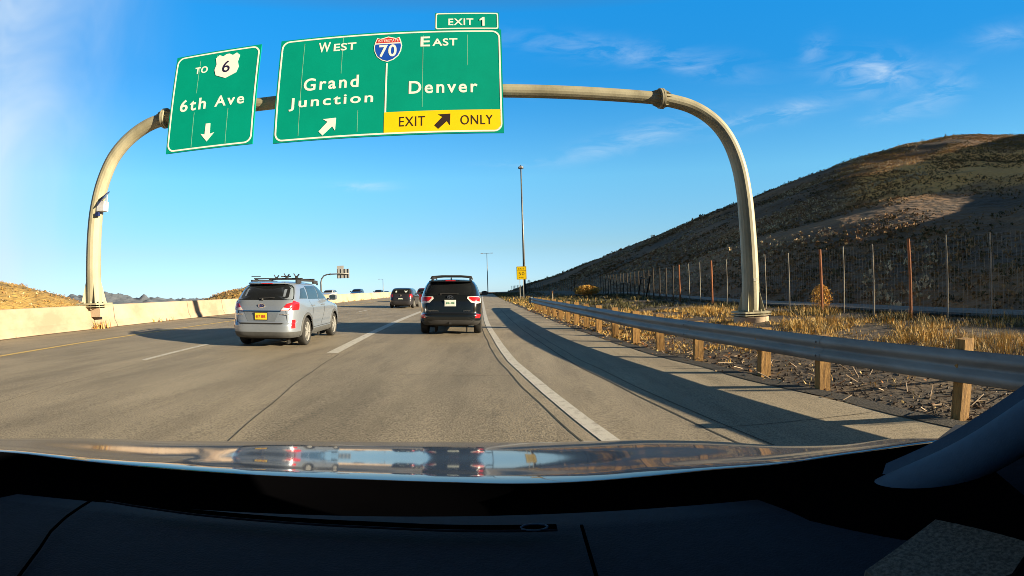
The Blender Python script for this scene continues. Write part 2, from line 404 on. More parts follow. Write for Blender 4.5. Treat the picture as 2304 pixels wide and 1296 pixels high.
# low hills left of the road
M_gold = mat('dry_hill', (.46, .31, .09), (.14, .1, .04), .16, .95, bump=1, bscale=1.2, c3=(.33, .21, .06), detail=10, bdist=.5)
def mound(name, ctr, rx_, ry_, h, rot, seed):
    mb = MB(); rows = []
    for i in range(61):
        row = []
        for j in range(41):
            u, v = (i / 30 - 1) * 1.0, (j / 20 - 1) * 1.0; q = u * u + v * v
            z = h * max(0, 1 - q) ** .9 - 1.2; x, y = u * rx_, v * ry_
            z += .45 * h * .25 * noise.noise(Vector((x * .07, y * .07, seed))) + .3 * noise.noise(Vector((x * .3, y * .3, seed)))
            row.append((ctr[0] + x * math.cos(rot) - y * math.sin(rot), ctr[1] + x * math.sin(rot) + y * math.cos(rot), z))
        rows.append(row)
    mb.grid(rows); return struct(mb.build(name, M_gold, smooth=True)), rows
_, mrows1 = mound('hill', (-92, 52), 30, 24, 6.6, 1.0, 3.1)
_, mrows2 = mound('hill', (-52, 99), 15, 13, 4.2, .45, 8.4)
M_mtn = mat('mountain_hazed_rock', (.17, .19, .22), (.1, .13, .17), .0016, .95, c3=(.14, .16, .19), detail=8, bump=.8, bscale=.004, bdist=60)  # blue of the distant air is mixed into the rock colour
mb = MB(); rows = []
for i in range(221):
    a = -75 + i * .25; row = []
    e = interp([(-75, .7), (-56, .8), (-48, .5), (-44.5, .72), (-42.6, .52), (-41.2, .12), (-39.9, .28), (-38.6, .02), (-37, -.15), (-20, -.3)], a)
    for j in range(12):
        t = j / 11; r_ = 8200 + 1800 * t; k = math.sin(math.pi * min(1, t * 1.25) * .5) if t < .8 else 1 - (t - .8) * 3
        z = -60 + (CAM_H + r_ * math.tan(rad(e)) + 60) * k + 70 * noise.fractal(Vector((a * 1.3, t * 5, 2)), 1, 2, 5) * (k if t > .1 else 0)
        row.append((r_ * math.sin(rad(a)), r_ * math.cos(rad(a)), z))
    rows.append(row)
mb.grid(rows); struct(mb.build('mountains', M_mtn, smooth=True))

# ---------------------------------------------------------------- median barrier
M_conc = mat('barrier_concrete', (.47, .37, .275), (.3, .22, .155), .5, .85, bump=.3, bscale=22, c3=(.41, .315, .23), detail=9, bdist=.01, stretch=(1, .6, 1))
mb = MB(); rows = []
prof_b = [(0, 0), (.02, .08), (.14, .26), (.22, .8), (.24, .82), (.42, .82), (.44, .8), (.52, .26), (.64, .08), (.66, -.25)]
for y in frange(-40, 210, 1.5):
    x0 = cx(y) - 14.15
    rows.append([(x0 - dx, y, zroad(x0, y) + dz - (.06 if i == 0 else 0)) for i, (dx, dz) in enumerate(prof_b)])
mb.grid(rows, flip=True)
wall = mb.build('concrete_barrier', M_conc, smooth=False)
strip('barrier_dirt', -14.16, -13.98, -20, 120, .008, mat('gutter_dirt', (.2, .13, .07), (.1, .07, .04), 3, .95), .4, wob=.05)
tag(wall, 'long pale concrete median barrier along the left shoulder', 'barrier')
for y in (14.3, 15.6, 21.5, 29, 37, 45, 6.0, 10.1, 25.2, 33, 41, 53, 61):
    mb = MB(); x0 = cx(y) - 14.15
    for i in range(3):
        (a, b_), (c, d) = prof_b[i], prof_b[i + 1]; z0 = zroad(x0, y)
        mb.add([(x0 - a + .004, y, z0 + b_), (x0 - a + .004, y + .025, z0 + b_), (x0 - c + .004, y + .025, z0 + d), (x0 - c + .004, y, z0 + d)], [(0, 1, 2, 3)])
    mb.build('expansion_joint', M_crack, wall)
# ---------------------------------------------------------------- vegetation
M_g1 = mat('dry_grass_gold', (.62, .38, .08), (.42, .23, .045), 3, .8)
M_g2 = mat('dry_grass_straw', (.6, .45, .2), (.4, .27, .09), 3, .8)
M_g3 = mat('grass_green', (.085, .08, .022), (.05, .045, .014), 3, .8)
M_b1 = mat('brush_dark', (.11, .08, .028), (.065, .048, .018), 2, .9)
M_b2 = mat('brush_brown', (.32, .165, .06), (.18, .1, .04), 2, .9)
M_b3 = mat('brush_pale', (.6, .44, .26), (.42, .29, .16), 2, .9)
M_b4 = mat('brush_gold', (.36, .2, .04), (.2, .11, .03), 2, .9)
M_rust = mat('fallen_leaves', (.36, .16, .045), (.18, .07, .025), 6, .85)
def blade(mb, x, y, z, h, w, mi):
    a = R.uniform(0, 6.283); l = R.uniform(.1, .8) * h; ca, sa = math.cos(a), math.sin(a); b = R.uniform(0, 6.283)
    wx, wy = math.cos(b) * w, math.sin(b) * w
    mb.add([(x - wx, y - wy, z), (x + wx, y + wy, z), (x + ca * l * .35 + wx * .6, y + sa * l * .35 + wy * .6, z + h * .6), (x + ca * l, y + sa * l, z + h), (x + ca * l * .35 - wx * .6, y + sa * l * .35 - wy * .6, z + h * .6)],
           [(0, 1, 2, 4), (4, 2, 3)], mi)
gmb = MB()
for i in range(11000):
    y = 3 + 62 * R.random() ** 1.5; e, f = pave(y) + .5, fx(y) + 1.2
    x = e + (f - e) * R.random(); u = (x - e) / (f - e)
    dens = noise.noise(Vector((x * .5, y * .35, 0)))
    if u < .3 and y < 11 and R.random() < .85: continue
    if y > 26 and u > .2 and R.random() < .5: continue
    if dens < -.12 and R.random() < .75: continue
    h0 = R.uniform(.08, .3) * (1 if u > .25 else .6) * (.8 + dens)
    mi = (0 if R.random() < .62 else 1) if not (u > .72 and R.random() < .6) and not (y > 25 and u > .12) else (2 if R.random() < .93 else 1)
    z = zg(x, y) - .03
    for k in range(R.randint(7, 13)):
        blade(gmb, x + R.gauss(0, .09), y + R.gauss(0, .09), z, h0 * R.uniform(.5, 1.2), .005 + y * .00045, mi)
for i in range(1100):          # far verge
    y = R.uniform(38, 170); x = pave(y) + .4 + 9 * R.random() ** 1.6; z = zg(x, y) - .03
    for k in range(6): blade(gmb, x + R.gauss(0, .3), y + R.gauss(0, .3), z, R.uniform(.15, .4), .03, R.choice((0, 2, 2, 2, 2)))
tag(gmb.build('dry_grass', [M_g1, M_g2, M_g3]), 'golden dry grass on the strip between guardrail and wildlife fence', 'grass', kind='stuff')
# leaf litter, stones and sticks under the guardrail
M_stone = mat('verge_stones', (.12, .09, .065), (.04, .03, .025), 4, .9); M_stick = mat('dead_sticks', (.55, .42, .3), (.25, .17, .1), 5, .85)
lmb = MB()
for i in range(6500):
    y = 1.5 + 34 * R.random() ** 1.5; x = pave(y) + R.uniform(-.15, 3.2) * (R.random() ** .5); z = zg(x, y) if x > pave(y) + .3 else zg(x, y) + .03
    s = R.uniform(.008, .028) * (1 + y * .03); q = Euler((R.uniform(-.6, .6), R.uniform(-.6, .6), R.uniform(0, 6.3))).to_matrix()
    r_ = R.random(); leafy = y > 10
    if r_ < (.25 if leafy else .8): lmb.box((x, y, z + s * .3), (s * 1.3, s, s * .8), q, 0)
    elif r_ < (.97 if y > 11 else .95):
        vs = [q @ Vector(p) * s * 1.6 + Vector((x, y, z + s)) for p in ((-1, 0, 0), (0, -.6, .1), (1, 0, .2), (0, .6, 0))]; lmb.add(vs, [(0, 1, 2, 3)], 2 if R.random() < .6 else 3)
    else: lmb.box((x, y, z + .03), (R.uniform(.15, .55), .014, .012), q, 1)
tag(lmb.build('verge_litter', [M_stone, M_stick, M_rust, M_g2]), 'stones, dead leaves and sticks under the guardrail', 'litter', kind='stuff')

def clump(mb, c, s, n, mi, flat=.8):
    for k in range(n):
        a, b, r_ = R.uniform(0, 6.283), R.uniform(-.2, 1.3), s * R.uniform(.35, 1)
        p = Vector((math.cos(a) * math.cos(b), math.sin(a) * math.cos(b), math.sin(b) * flat)) * r_ + c
        q = Euler((R.uniform(0, 6), R.uniform(0, 6), R.uniform(0, 6))).to_matrix(); w = s * R.uniform(.22, .42)
        mb.add([p + q @ Vector(v) * w for v in ((-1, -.5, 0), (1, -.4, .2), (.2, 1, 0))], [(0, 1, 2)], mi)
hmb = MB()
for i in range(36000):
    a = 62 * R.random() ** .8 - .5; b, d = hbase(a), interp(HD, a)
    t = R.random() ** .8 * 1.0; r_ = b + (d - b) * t; z = hz(a, r_)
    x, y = r_ * math.sin(rad(a)), r_ * math.cos(rad(a)); nn = noise.noise(Vector((x, y, 0)) * .03) + .5 * noise.noise(Vector((x, y, 4)) * .12)
    pale = noise.noise(Vector((x, y, 40)) * .045)
    q = R.random()
    if nn < R.uniform(-.45, .1): continue
    if pale > -.02 and q < .34 and a < 46: mi, s = 2, R.uniform(.35, .75)
    elif a > 36 and t > .62 and nn > -.1 and q < .7: mi, s = 3, R.uniform(.3, .7)
    elif nn > .0 or q < .3: mi, s = (0 if q < .35 else 1), R.uniform(.25, .8)
    else: mi, s = 1, R.uniform(.2, .55)
    clump(hmb, Vector((x, y, z)), s * ((.6 if mi == 2 else .42) + r_ / 420), 7, mi, R.uniform(.5, 1))
for a in [3 + k * .9 for k in range(60)]:    # bushes breaking the skyline
    if R.random() < .6:
        d = interp(HD, a) - 1; clump(hmb, Vector((d * math.sin(rad(a)), d * math.cos(rad(a)), hz(a, d) + .1)), R.uniform(.5, 1.1), 16, 0, 1)
tag(hmb.build('hillside_brush', [M_b1, M_b2, M_b3, M_b4]), 'dark sagebrush and pale dead scrub covering the big hill', 'brush', kind='stuff')
lh = MB()
for rows_, n in ((mrows1, 2600), (mrows2, 1300)):
    for i in range(n):
        p = Vector(R.choice(R.choice(rows_))) + Vector((R.uniform(-.7, .7), R.uniform(-.7, .7), 0)); clump(lh, p, R.uniform(.12, .42), 9, R.choice((0, 1, 1, 2, 3, 3, 3)))
tag(lh.build('scrub', [M_b1, M_b2, M_b3, M_b4]), 'low golden scrub on the two small hills beyond the barrier', 'scrub', kind='stuff')
# weeds at the foot of the barrier
w = MB()
for y, n, s in ((14.35, 60, .34),):
    x = cx(y) - 14.0
    for k in range(n): blade(w, x + R.gauss(0, .13), y + R.gauss(0, .2), zroad(x, y), s * R.uniform(.3, 1.1), .02, R.choice((0, 0, 1, 2)))
tag(w.build('weed_tuft', [M_g1, M_g2, M_rust]), 'yellow weed tuft at the barrier foot below the gantry post', 'weed')
w = MB()
for k in range(420):
    y = R.uniform(17, 75); x = cx(y) - 14.12 + R.uniform(-.02, .12)
    if noise.noise(Vector((y * .5, 0, 7))) < .05: continue
    blade(w, x, y, zroad(x, y), R.uniform(.06, .24), .03, R.choice((0, 1, 1, 2)))
tag(w.build('barrier_weeds', [M_g1, M_g2, M_rust]), 'thin dry weeds scattered along the foot of the median barrier', 'weeds', kind='stuff')
def bush(name, loc, s, h, n, m1, m2, label, cat='bush', stem=M_b2):
    t = empty(name, loc, (0, 0, 0), label, cat); f = MB()
    for k in range(n):
        u = R.random(); a = R.uniform(0, 6.283); r_ = s * math.sqrt(R.random()) * math.sqrt(max(.05, 1 - (1.7 * u - .7) ** 2)) * R.uniform(.75, 1.15)
        p = Vector((math.cos(a) * r_, math.sin(a) * r_, .08 * h + u * h)); q = Euler((R.uniform(0, 6), R.uniform(0, 6), R.uniform(0, 6))).to_matrix(); w_ = s * R.uniform(.04, .1)
        f.add([p + q @ Vector(v) * w_ for v in ((-1, -.3, 0), (1, -.3, .2), (.1, 1, 0))], [(0, 1, 2)], 0 if R.random() < .6 else 1)
    f.build('foliage', [m1, m2], t)
    g = MB()
    for k in range(6):
        a = R.uniform(0, 6.283); g.tube([(0, 0, -.1), (math.cos(a) * s * .2, math.sin(a) * s * .2, h * .45), (math.cos(a) * s * .45, math.sin(a) * s * .45, h * .85)], [s * .05, s * .03, s * .01], 5)
    g.build('stem', stem, t); return t
M_or = mat('bush_orange', (.7, .42, .08), (.48, .26, .05), 4, .85); M_jun = mat('juniper_green', (.016, .022, .014), (.03, .035, .02), 3, .85)
bush('dry_bush', (12.7, 19.0, .15), .5, .95, 1100, M_or, M_g1, 'bright orange dry bush growing against the wildlife fence')
bush('dry_bush', (3.5 + 5.4, 62, .35), 1.6, 1.0, 1500, M_g1, M_or, 'wide golden bush mound beside the far fence, near the yellow speed sign')
for (x, y, s, h, l) in ((4.35, 133, .75, 3.0, 'tallest dark juniper, right of the yellow speed sign'), (3.35, 136, .6, 1.9, 'short dark juniper directly beside the yellow speed sign'), (3.9, 140, .5, 2.3, 'thin dark juniper between the tall and short ones')):
    bush('juniper', (x, y, zfence(y) - .2), s, h, 700, M_jun, M_b1, l, 'shrub')
# ---------------------------------------------------------------- guardrail
RH = [(-20, .585), (2, .585), (12, .59), (17, .61), (40, .6)]
def rh(y): return interp(RH, y)
M_galv = mat('galvanised_steel', (.24, .27, .29), (.15, .17, .19), 2.2, .62, metal=.25, bump=.12, bscale=40, stretch=(1, .3, 1), c3=(.2, .225, .245), bdist=.004)
M_wood = mat('post_wood', (.44, .25, .08), (.13, .07, .025), 4, .88, bump=.8, bscale=26, stretch=(6, 6, .6), c3=(.3, .165, .05), lo=.3, hi=.7)
M_wood2 = mat('post_wood_red', (.4, .13, .04), (.22, .07, .025), 5, .8, bump=.4, bscale=22, stretch=(5, 5, .6))
M_bolt = mat('dark_bolt', (.06, .06, .07), None, 5, .5, metal=.6)
gr = empty('guardrail', (rx(6.6), 6.6, zroad(rx(6.6), 6.6)), (0, 0, 0), 'long galvanised W-beam guardrail on wooden posts beside the right shoulder', 'guardrail')
g0 = Vector(gr.location)
wprof = [(.0, .155), (-.018, .158), (-.03, .145), (-.075, .115), (-.088, .095), (-.088, .07), (-.075, .052), (-.02, .02), (-.01, 0), (-.02, -.02), (-.075, -.052), (-.088, -.07), (-.088, -.095), (-.075, -.115), (-.03, -.145), (-.018, -.158), (0, -.155)]
mb = MB(); rows = []
for y in frange(-14, 36.4, .35):
    x = rx(y); z = zroad(x, y) + rh(y); fl = max(0, y - 34.5) * .12
    rows.append([(x - .2 + d + fl - g0.x, y - g0.y, z + h * 1.13 - g0.z) for d, h in wprof])
mb.grid(rows)
inner = [[(p[0] + .006, p[1], p[2]) for p in r] for r in rows]; mb.grid(inner, flip=True)
mb.build('beam', M_galv, gr, smooth=True)
# beam laps with bolts
for y in [-1.2 + 3.81 * i for i in range(10)]:
    x = rx(y); z = zroad(x, y) + rh(y)
    for dz in (.096, -.096):
        for dy in (0, .11):
            mb = MB(); mb.tube([(x - .283 - g0.x, y + dy - g0.y, z + dz - g0.z), (x - .302 - g0.x, y + dy - g0.y, z + dz - g0.z)], .016, 6); mb.build('bolt', M_bolt, gr)
    mb = MB(); mb.tube([(x - .21 - g0.x, y + 1.9 - g0.y, z - g0.z), (x - .23 - g0.x, y + 1.9 - g0.y, z - g0.z)], .022, 6); mb.build('bolt', M_bolt, gr)
for y in [-1.15 + 3.81 * i for i in range(10)]:      # overlapping beam ends
    rows = []
    for yy in (y - .12, y + .2):
        x = rx(yy); z = zroad(x, yy) + rh(yy); rows.append([(x - .2 + d * 1.02 - .006 - g0.x, yy - g0.y, z + h * 1.14 - g0.z) for d, h in wprof])
    mb = MB(); mb.grid(rows); mb.build('beam_lap', M_galv, gr, smooth=True)
posts = [-6.9, -5.0, -3.1, -1.2, .7, 2.55, 4.25, 6.6, 8.05, 10.2, 12.0, 13.55, 15.4, 17.3] + [19.1 + 1.9 * i for i in range(9)]
for i, y in enumerate(posts):
    x = rx(y) + .16; z = zroad(x, y); tilt = Euler((R.uniform(-.015, .015), R.uniform(-.03, .03), R.uniform(-.08, .08))).to_matrix()
    p = MB(); thin = i in (9,) ; w_ = .15; hh = rh(y) + (.27 if y < 5 else .17 if y < 12 else .225) + R.uniform(-.01, .02)
    p.box((0, 0, hh / 2 - .2), (.19, w_, hh + .4), tilt); o = p.build('post', M_wood, gr); o.location = (x - .16 + .0 - g0.x, y - g0.y, z - g0.z)
    b = MB(); b.box((0, 0, rh(y)), (.13, .145, .34), None); o = b.build('blockout', M_wood, gr); o.location = (x - .16 - .14 - g0.x, y - g0.y, z - g0.z)
mb = MB(); mb.tube([(0, 0, -.2), (0, 0, .2)], .14, 10); o = mb.build('end_cap', M_galv, gr, smooth=False); o.location = (rx(36.3) - .1 - g0.x, 36.5 - g0.y, zroad(rx(36), 36) + .58 - g0.z)
o.scale = (1, .7, 1)
# ---------------------------------------------------------------- wildlife fence
M_tpost = mat('fence_steel_post', (.3, .27, .23), (.18, .15, .12), 4, .7, metal=.2); M_wire = mat('fence_wire', (.22, .18, .145), None, 4, .6, metal=.4)
M_dark = mat('fence_weathered_post', (.06, .045, .032), (.03, .022, .016), 6, .9)
fn = empty('wildlife_fence', (fx(12.9), 12.9, zfence(12.9)), (0, 0, 0), 'tall wire wildlife fence with thin steel and reddish wooden posts below the hill', 'fence')
f0 = Vector(fn.location)
ys = [(-6, 0), (-3, 1), (-.5, 0), (1.8, 0), (4.0, 1), (6.2, 0), (8.2, 0), (9.8, 0), (11.4, 0), (12.9, 1), (14.7, 0), (16.4, 0), (17.8, 1), (20, 0), (21.8, 0), (23.8, 0), (25.6, 0), (27.4, 1), (29.4, 0), (31.5, 0), (33.7, 1), (35.6, 2), (37.6, 2), (39.6, 2)]
y = 41.5
while y < 225 and len(ys) < 88: ys.append((y, 2 if 41 < y < 74 or R.random() < .15 else 0)); y += 2.0 + (y - 41) * .008
for y, k in ys:
    x = fx(y) + R.uniform(-.03, .03); z = min(zfence(y), zfence(y)); h = 2.4 + R.uniform(-.04, .06)
    p = MB(); lean = (R.uniform(-.03, .03), R.uniform(-.03, .03))
    r0 = (.022 + .0007 * max(0, y - 30) * .6, .055, .05 + y * .0002)[k]
    p.tube([(0, 0, -.5), (lean[0], lean[1], h)], r0, 8 if k else 5)
    o = p.build('post', (M_tpost, M_wood2, M_dark)[k], fn); o.location = (x - f0.x, y - f0.y, z - f0.z)
p = MB()
for (ya, za, yb, zb) in ((44.4, .1, 42.6, 1.9), (46.2, 1.9, 48.0, .1), (44.4, 1.7, 46.2, 1.7)):
    p.bar((fx(ya) - f0.x - .05, ya - f0.y, zfence(ya) + za - f0.z), (fx(yb) - f0.x - .05, yb - f0.y, zfence(yb) + zb - f0.z), .11)
p.build('brace', M_dark, fn)
wm_ = MB(); wy = [q[0] for q in ys if q[0] < 225]
for h in (.08, .2, .33, .48, .65, .85, 1.05, 1.25, 1.45, 1.68, 1.92, 2.15, 2.36):
    rows = []
    for y in frange(-6, wy[-1], 2.5):
        t = .0014 + .00002 * max(0, y); rows.append([(fx(y) - f0.x, y - f0.y, zfence(y) + h - t - f0.z), (fx(y) - f0.x, y - f0.y, zfence(y) + h + t - f0.z)])
    wm_.grid(rows)
for y in frange(-6, 78, .16):
    t = .0045 + .0001 * max(0, y - 10); x = fx(y) - f0.x
    wm_.add([(x + .004, y - t - f0.y, zfence(y) - f0.z), (x + .004, y + t - f0.y, zfence(y) - f0.z), (x + .004, y + t - f0.y, zfence(y) + 2.38 - f0.z), (x + .004, y - t - f0.y, zfence(y) + 2.38 - f0.z)], [(0, 1, 2, 3)])
wm_.build('wire_mesh', M_wire, fn)
# ---------------------------------------------------------------- sign gantry
M_pole = mat('gantry_paint', (.39, .365, .26), (.26, .24, .165), 1.6, .55, c3=(.34, .315, .22), bump=.1, bscale=30, detail=8, stretch=(1, 1, .4))
GY = .0964; GA = (-14.75, 14.4, 0)
ga = empty('sign_gantry', GA, (0, 0, GY), 'tall tan tubular arch spanning the road and carrying the large green signs', 'gantry')
def curve(tab, n=40):
    ts = [(i, p[0]) for i, p in enumerate(tab)]; tz = [(i, p[1]) for i, p in enumerate(tab)]
    return [(interp(ts, i * (len(tab) - 1) / n), 0, interp(tz, i * (len(tab) - 1) / n)) for i in range(n + 1)]
lp = curve([(0, 1.30), (0, 2.6), (.02, 3.8), (.1, 4.7), (.32, 5.6), (.75, 6.45), (1.4, 7.05), (2.2, 7.45), (3.0, 7.62)])
rp = curve([(22.98, .42), (22.98, 1.8), (22.96, 3.2), (22.92, 4.4), (22.78, 5.45), (22.45, 6.35), (21.9, 7.0), (21.1, 7.42), (20.05, 7.62)])
def taper(n, a, b): return [a + (b - a) * i / (n - 1) for i in range(n)]
mb = MB(); mb.tube(lp, taper(len(lp), .31, .235), 16); o = mb.build('post', M_pole, ga); smooth_angle(o, 18)
mb = MB(); mb.tube(rp, taper(len(rp), .31, .235), 16); o = mb.build('post', M_pole, ga); smooth_angle(o, 18)
mb = MB(); mb.tube([(3.0 + i * .852, 0, 7.62 + .06 * math.sin(math.pi * i / 20)) for i in range(21)], .225, 16); o = mb.build('beam', M_pole, ga); smooth_angle(o, 18)
for s, sgn in ((3.02, 1), (20.03, -1)):
    mb = MB(); mb.tube([(s - .07, 0, 7.62), (s - .012, 0, 7.62)], .36, 24); mb.tube([(s + .012, 0, 7.62), (s + .07, 0, 7.62)], .36, 24)
    for k in range(12):
        th = k * math.pi / 6; c, sn = math.cos(th), math.sin(th)
        mb.tube([(s - .12, c * .3, 7.62 + sn * .3), (s + .12, c * .3, 7.62 + sn * .3)], .022, 6)
        for d in (-1, 1):
            mb.add([(s + d * .06, c * .22, 7.62 + sn * .22), (s + d * .06, c * .34, 7.62 + sn * .34), (s + d * .34, c * .235, 7.62 + sn * .235)], [(0, 1, 2)])
    o = mb.build('flange', M_pole, ga); smooth_angle(o, 30)
def base(s, z, found):
    mb = MB(); mb.box((s, 0, z), (1.06, 1.0, .06)); mb.box((s, 0, z - .09), (1.06, 1.0, .03))
    for k in range(8):
        th = (k + .5) * math.pi / 4; c, sn = math.cos(th) * .43, math.sin(th) * .43
        mb.tube([(s + c, sn, z - .2), (s + c, sn, z + .1)], .024, 6); mb.tube([(s + c, sn, z + .03), (s + c, sn, z + .075)], .042, 6)
    for k in range(4):
        th = k * math.pi / 2 + math.pi / 4; d = Vector((math.cos(th), math.sin(th), 0)); nrm = Vector((-d.y, d.x, 0)) * .012; o_ = Vector((s, 0, z + .03))
        vs = [o_ + d * .3 + nrm, o_ + d * .5 + nrm, o_ + d * .3 + nrm + Vector((0, 0, .75)), o_ + d * .3 - nrm, o_ + d * .5 - nrm, o_ + d * .3 - nrm + Vector((0, 0, .75))]
        mb.add(vs, [(0, 1, 2), (5, 4, 3), (1, 4, 5, 2), (0, 3, 4, 1)])
    mb.build('base_plate', M_pole, ga)
    f = MB(); f.tube([(s, 0, z - found), (s, 0, z - .15)], .62, 24) if found > .6 else f.box((s, 0, z - .15 - found / 2), (1.0, .5, found))
    smooth_angle(f.build('footing', M_conc, ga), 30)
base(0, 1.30, .3); base(22.98, .36, .75)
mb = MB(); mb.box((23.0, -.31, 1.46), (.16, .012, .1)); mb.build('number_plate', mat('plate_pale', (.6, .58, .5)), ga)
M_blue = mat('solar_cell', (.02, .03, .12), (.01, .015, .07), 20, .2); M_box = mat('box_white', (.6, .62, .68), (.45, .46, .5), 4, .5)
eq = MB(); eq.box((.52, -.15, 4.98), (.55, .5, .035), Euler((.5, -.75, 0)).to_matrix()); o = eq.build('solar_panel', [M_blue], ga)
eq2 = MB(); eq2.box((.48, -.12, 4.7), (.34, .3, .34)); eq2.bar((.0, 0, 4.72), (.4, 0, 4.72), .05); eq2.bar((.7, -.15, 4.75), (.7, -.15, 5.1), .03); o2 = eq2.build('sensor_box', [M_box], ga)
eq3 = MB(); eq3.box((.36, -.25, 4.42), (.14, .14, .14)); eq3.build('sensor_head', [M_blue], ga)

# ---------------------------------------------------------------- lettering
def glyphs(txt, cx_, cz, w, h, y, m, parent, name='lettering', bold=.02, space=1.12, cap=True):
    cu = bpy.data.curves.new('t', 'FONT'); cu.body = txt; cu.space_character = space; cu.offset = bold; cu.resolution_u = 4; cu.extrude = .012; cu.size = 1
    o = bpy.data.objects.new('t', cu); C.objects.link(o)
    dg = bpy.context.evaluated_depsgraph_get(); me = bpy.data.meshes.new_from_object(o.evaluated_get(dg))
    bpy.data.objects.remove(o); bpy.data.curves.remove(cu)
    xs = [v.co.x for v in me.vertices]; zs = [v.co.y for v in me.vertices]
    x0, x1, z0, z1 = min(xs), max(xs), min(zs), max(zs)
    for v in me.vertices:
        X, Y, Z = v.co; v.co = (cx_ + ((X - x0) / (x1 - x0) - .5) * w, y - Z * .3, cz + ((Y - z0) / (z1 - z0) - .5) * h)
    me.materials.clear(); me.materials.append(m); me.name = name
    o = bpy.data.objects.new(name, me); C.objects.link(o)
    if parent: o.parent = parent
    return o
def rrect(x0, z0, x1, z1, r_, n=6):
    out = []
    for (cx_, cz, a0) in ((x1 - r_, z1 - r_, 0), (x0 + r_, z1 - r_, 90), (x0 + r_, z0 + r_, 180), (x1 - r_, z0 + r_, 270)):
        for k in range(n + 1): a = rad(a0 + 90 * k / n); out.append((cx_ + r_ * math.cos(a), cz + r_ * math.sin(a)))
    return out
def ring(mb, po, pi, y0, y1):
    n = len(po); vs = [(p[0], y, p[1]) for y in (y0, y1) for pp in (po, pi) for p in pp]
    fs = []
    for k in range(n):
        k2 = (k + 1) % n; fs += [(k, k2, n + k2, n + k), (2*n + k2, 2*n + k, 3*n + k, 3*n + k2), (k, 2*n + k, 2*n + k2, k2), (n + k2, 3*n + k2, 3*n + k, n + k)]
    mb.add(vs, fs)
M_green = mat('sign_green', (.0, .29, .21), (.0, .262, .19), .8, .55, spec=.1, c3=(0, .278, .2)); M_sw = mat('sign_white', (.85, .85, .8), (.8, .8, .76), 3, .4)
M_sy = mat('sign_yellow', (.9, .62, .0), (.84, .57, .0), 2, .4); M_sb = mat('sign_black', (.03, .015, .01), None, 3, .5)
M_sblue = mat('shield_blue', (.01, .08, .5), None, 3, .4); M_sred = mat('shield_red', (.6, .03, .03), None, 3, .4); M_back = mat('sign_aluminium', (.35, .35, .36), (.28, .28, .29), 3, .5, metal=.5)
M_seam = mat('panel_seam', (.3, .55, .4), None, 3, .5)
Yp = -.42
def arrow(mb, cx_, cz, size, ang, y0, y1):
    base_ = [(0, .5), (.42, .04), (.16, .1), (.14, -.5), (-.14, -.5), (-.16, .1), (-.42, .04)]
    c, s = math.cos(ang), math.sin(ang)
    mb.prism([(cx_ + (p[0] * c - p[1] * s) * size, cz + (p[0] * s + p[1] * c) * size) for p in base_], y0, y1)
def sign_panel(t, x0, z0, x1, z1, inset=.045, bw=.05, r_=.26, seams=(), y=Yp, border_bottom=True):
    mb = MB(); mb.box(((x0 + x1) / 2, y + .025, (z0 + z1) / 2), (x1 - x0, .05, z1 - z0)); mb.build('panel', M_green, t)
    bk = MB(); bk.box(((x0 + x1) / 2, y + .056, (z0 + z1) / 2), (x1 - x0 - .01, .006, z1 - z0 - .01)); bk.build('back_sheet', M_back, t)
    b = MB(); ring(b, rrect(x0 + inset, z0 + inset, x1 - inset, z1 - inset, r_), rrect(x0 + inset + bw, z0 + inset + bw, x1 - inset - bw, z1 - inset - bw, r_ - bw * .8), y - .006, y + .001)
    b.build('border', M_sw, t, fix=True)
    if seams:
        for sx_, a, b_ in seams: s_ = MB(); s_.box((sx_, y - .001, (a + b_) / 2), (.012, .004, b_ - a)); s_.build('panel_seam', M_seam, t)
    for fx_ in (.15, .5, .85):
        k = MB(); X = x0 + (x1 - x0) * fx_; k.box((X, y + .1, (z0 + z1) / 2), (.08, .08, z1 - z0 - .1)); k.build('mounting_bracket', M_back, t)
D = lambda dx: dx
s1 = empty('highway_sign', GA, (0, 0, GY), 'smaller green overhead sign reading TO 6, 6th Ave, with a down arrow', 'sign')
sign_panel(s1, 3.44, 6.18, 6.75, 9.69, seams=((4.45, 8.2, 9.4), (5.75, 6.3, 7.5), (4.45, 6.3, 7.5), (5.1, 8.9, 9.5)))
M_ = Yp - .002
glyphs('TO', 4.532, 9.04, .5, .25, M_, M_sw, s1); glyphs('6th', 4.36, 7.80, 1.03, .43, M_, M_sw, s1, bold=.016, space=1.25); glyphs('Ave', 5.77, 7.79, 1.1, .38, M_, M_sw, s1, bold=.016, space=1.25)
mb = MB(); arrow(mb, 5.045, 6.74, .62, math.pi, Yp - .008, Yp - .001); mb.build('arrow', M_sw, s1, fix=True)
us = [(0, -.5), (.2, -.42), (.42, -.33), (.5, -.1), (.44, .12), (.5, .38), (.36, .5), (.2, .42), (.06, .5), (-.06, .5), (-.2, .42), (-.36, .5), (-.5, .38), (-.44, .12), (-.5, -.1), (-.42, -.33), (-.2, -.42)]
mb = MB(); mb.prism([(5.524 + p[0] * .92, 9.05 + p[1] * .9) for p in us], Yp - .012, Yp - .001); sh = mb.build('route_shield', M_sw, s1, fix=True)
glyphs('6', 5.51, 9.03, .29, .43, Yp - .013, mat('shield_navy', (.01, .005, .05)), sh, 'numeral', bold=.005)

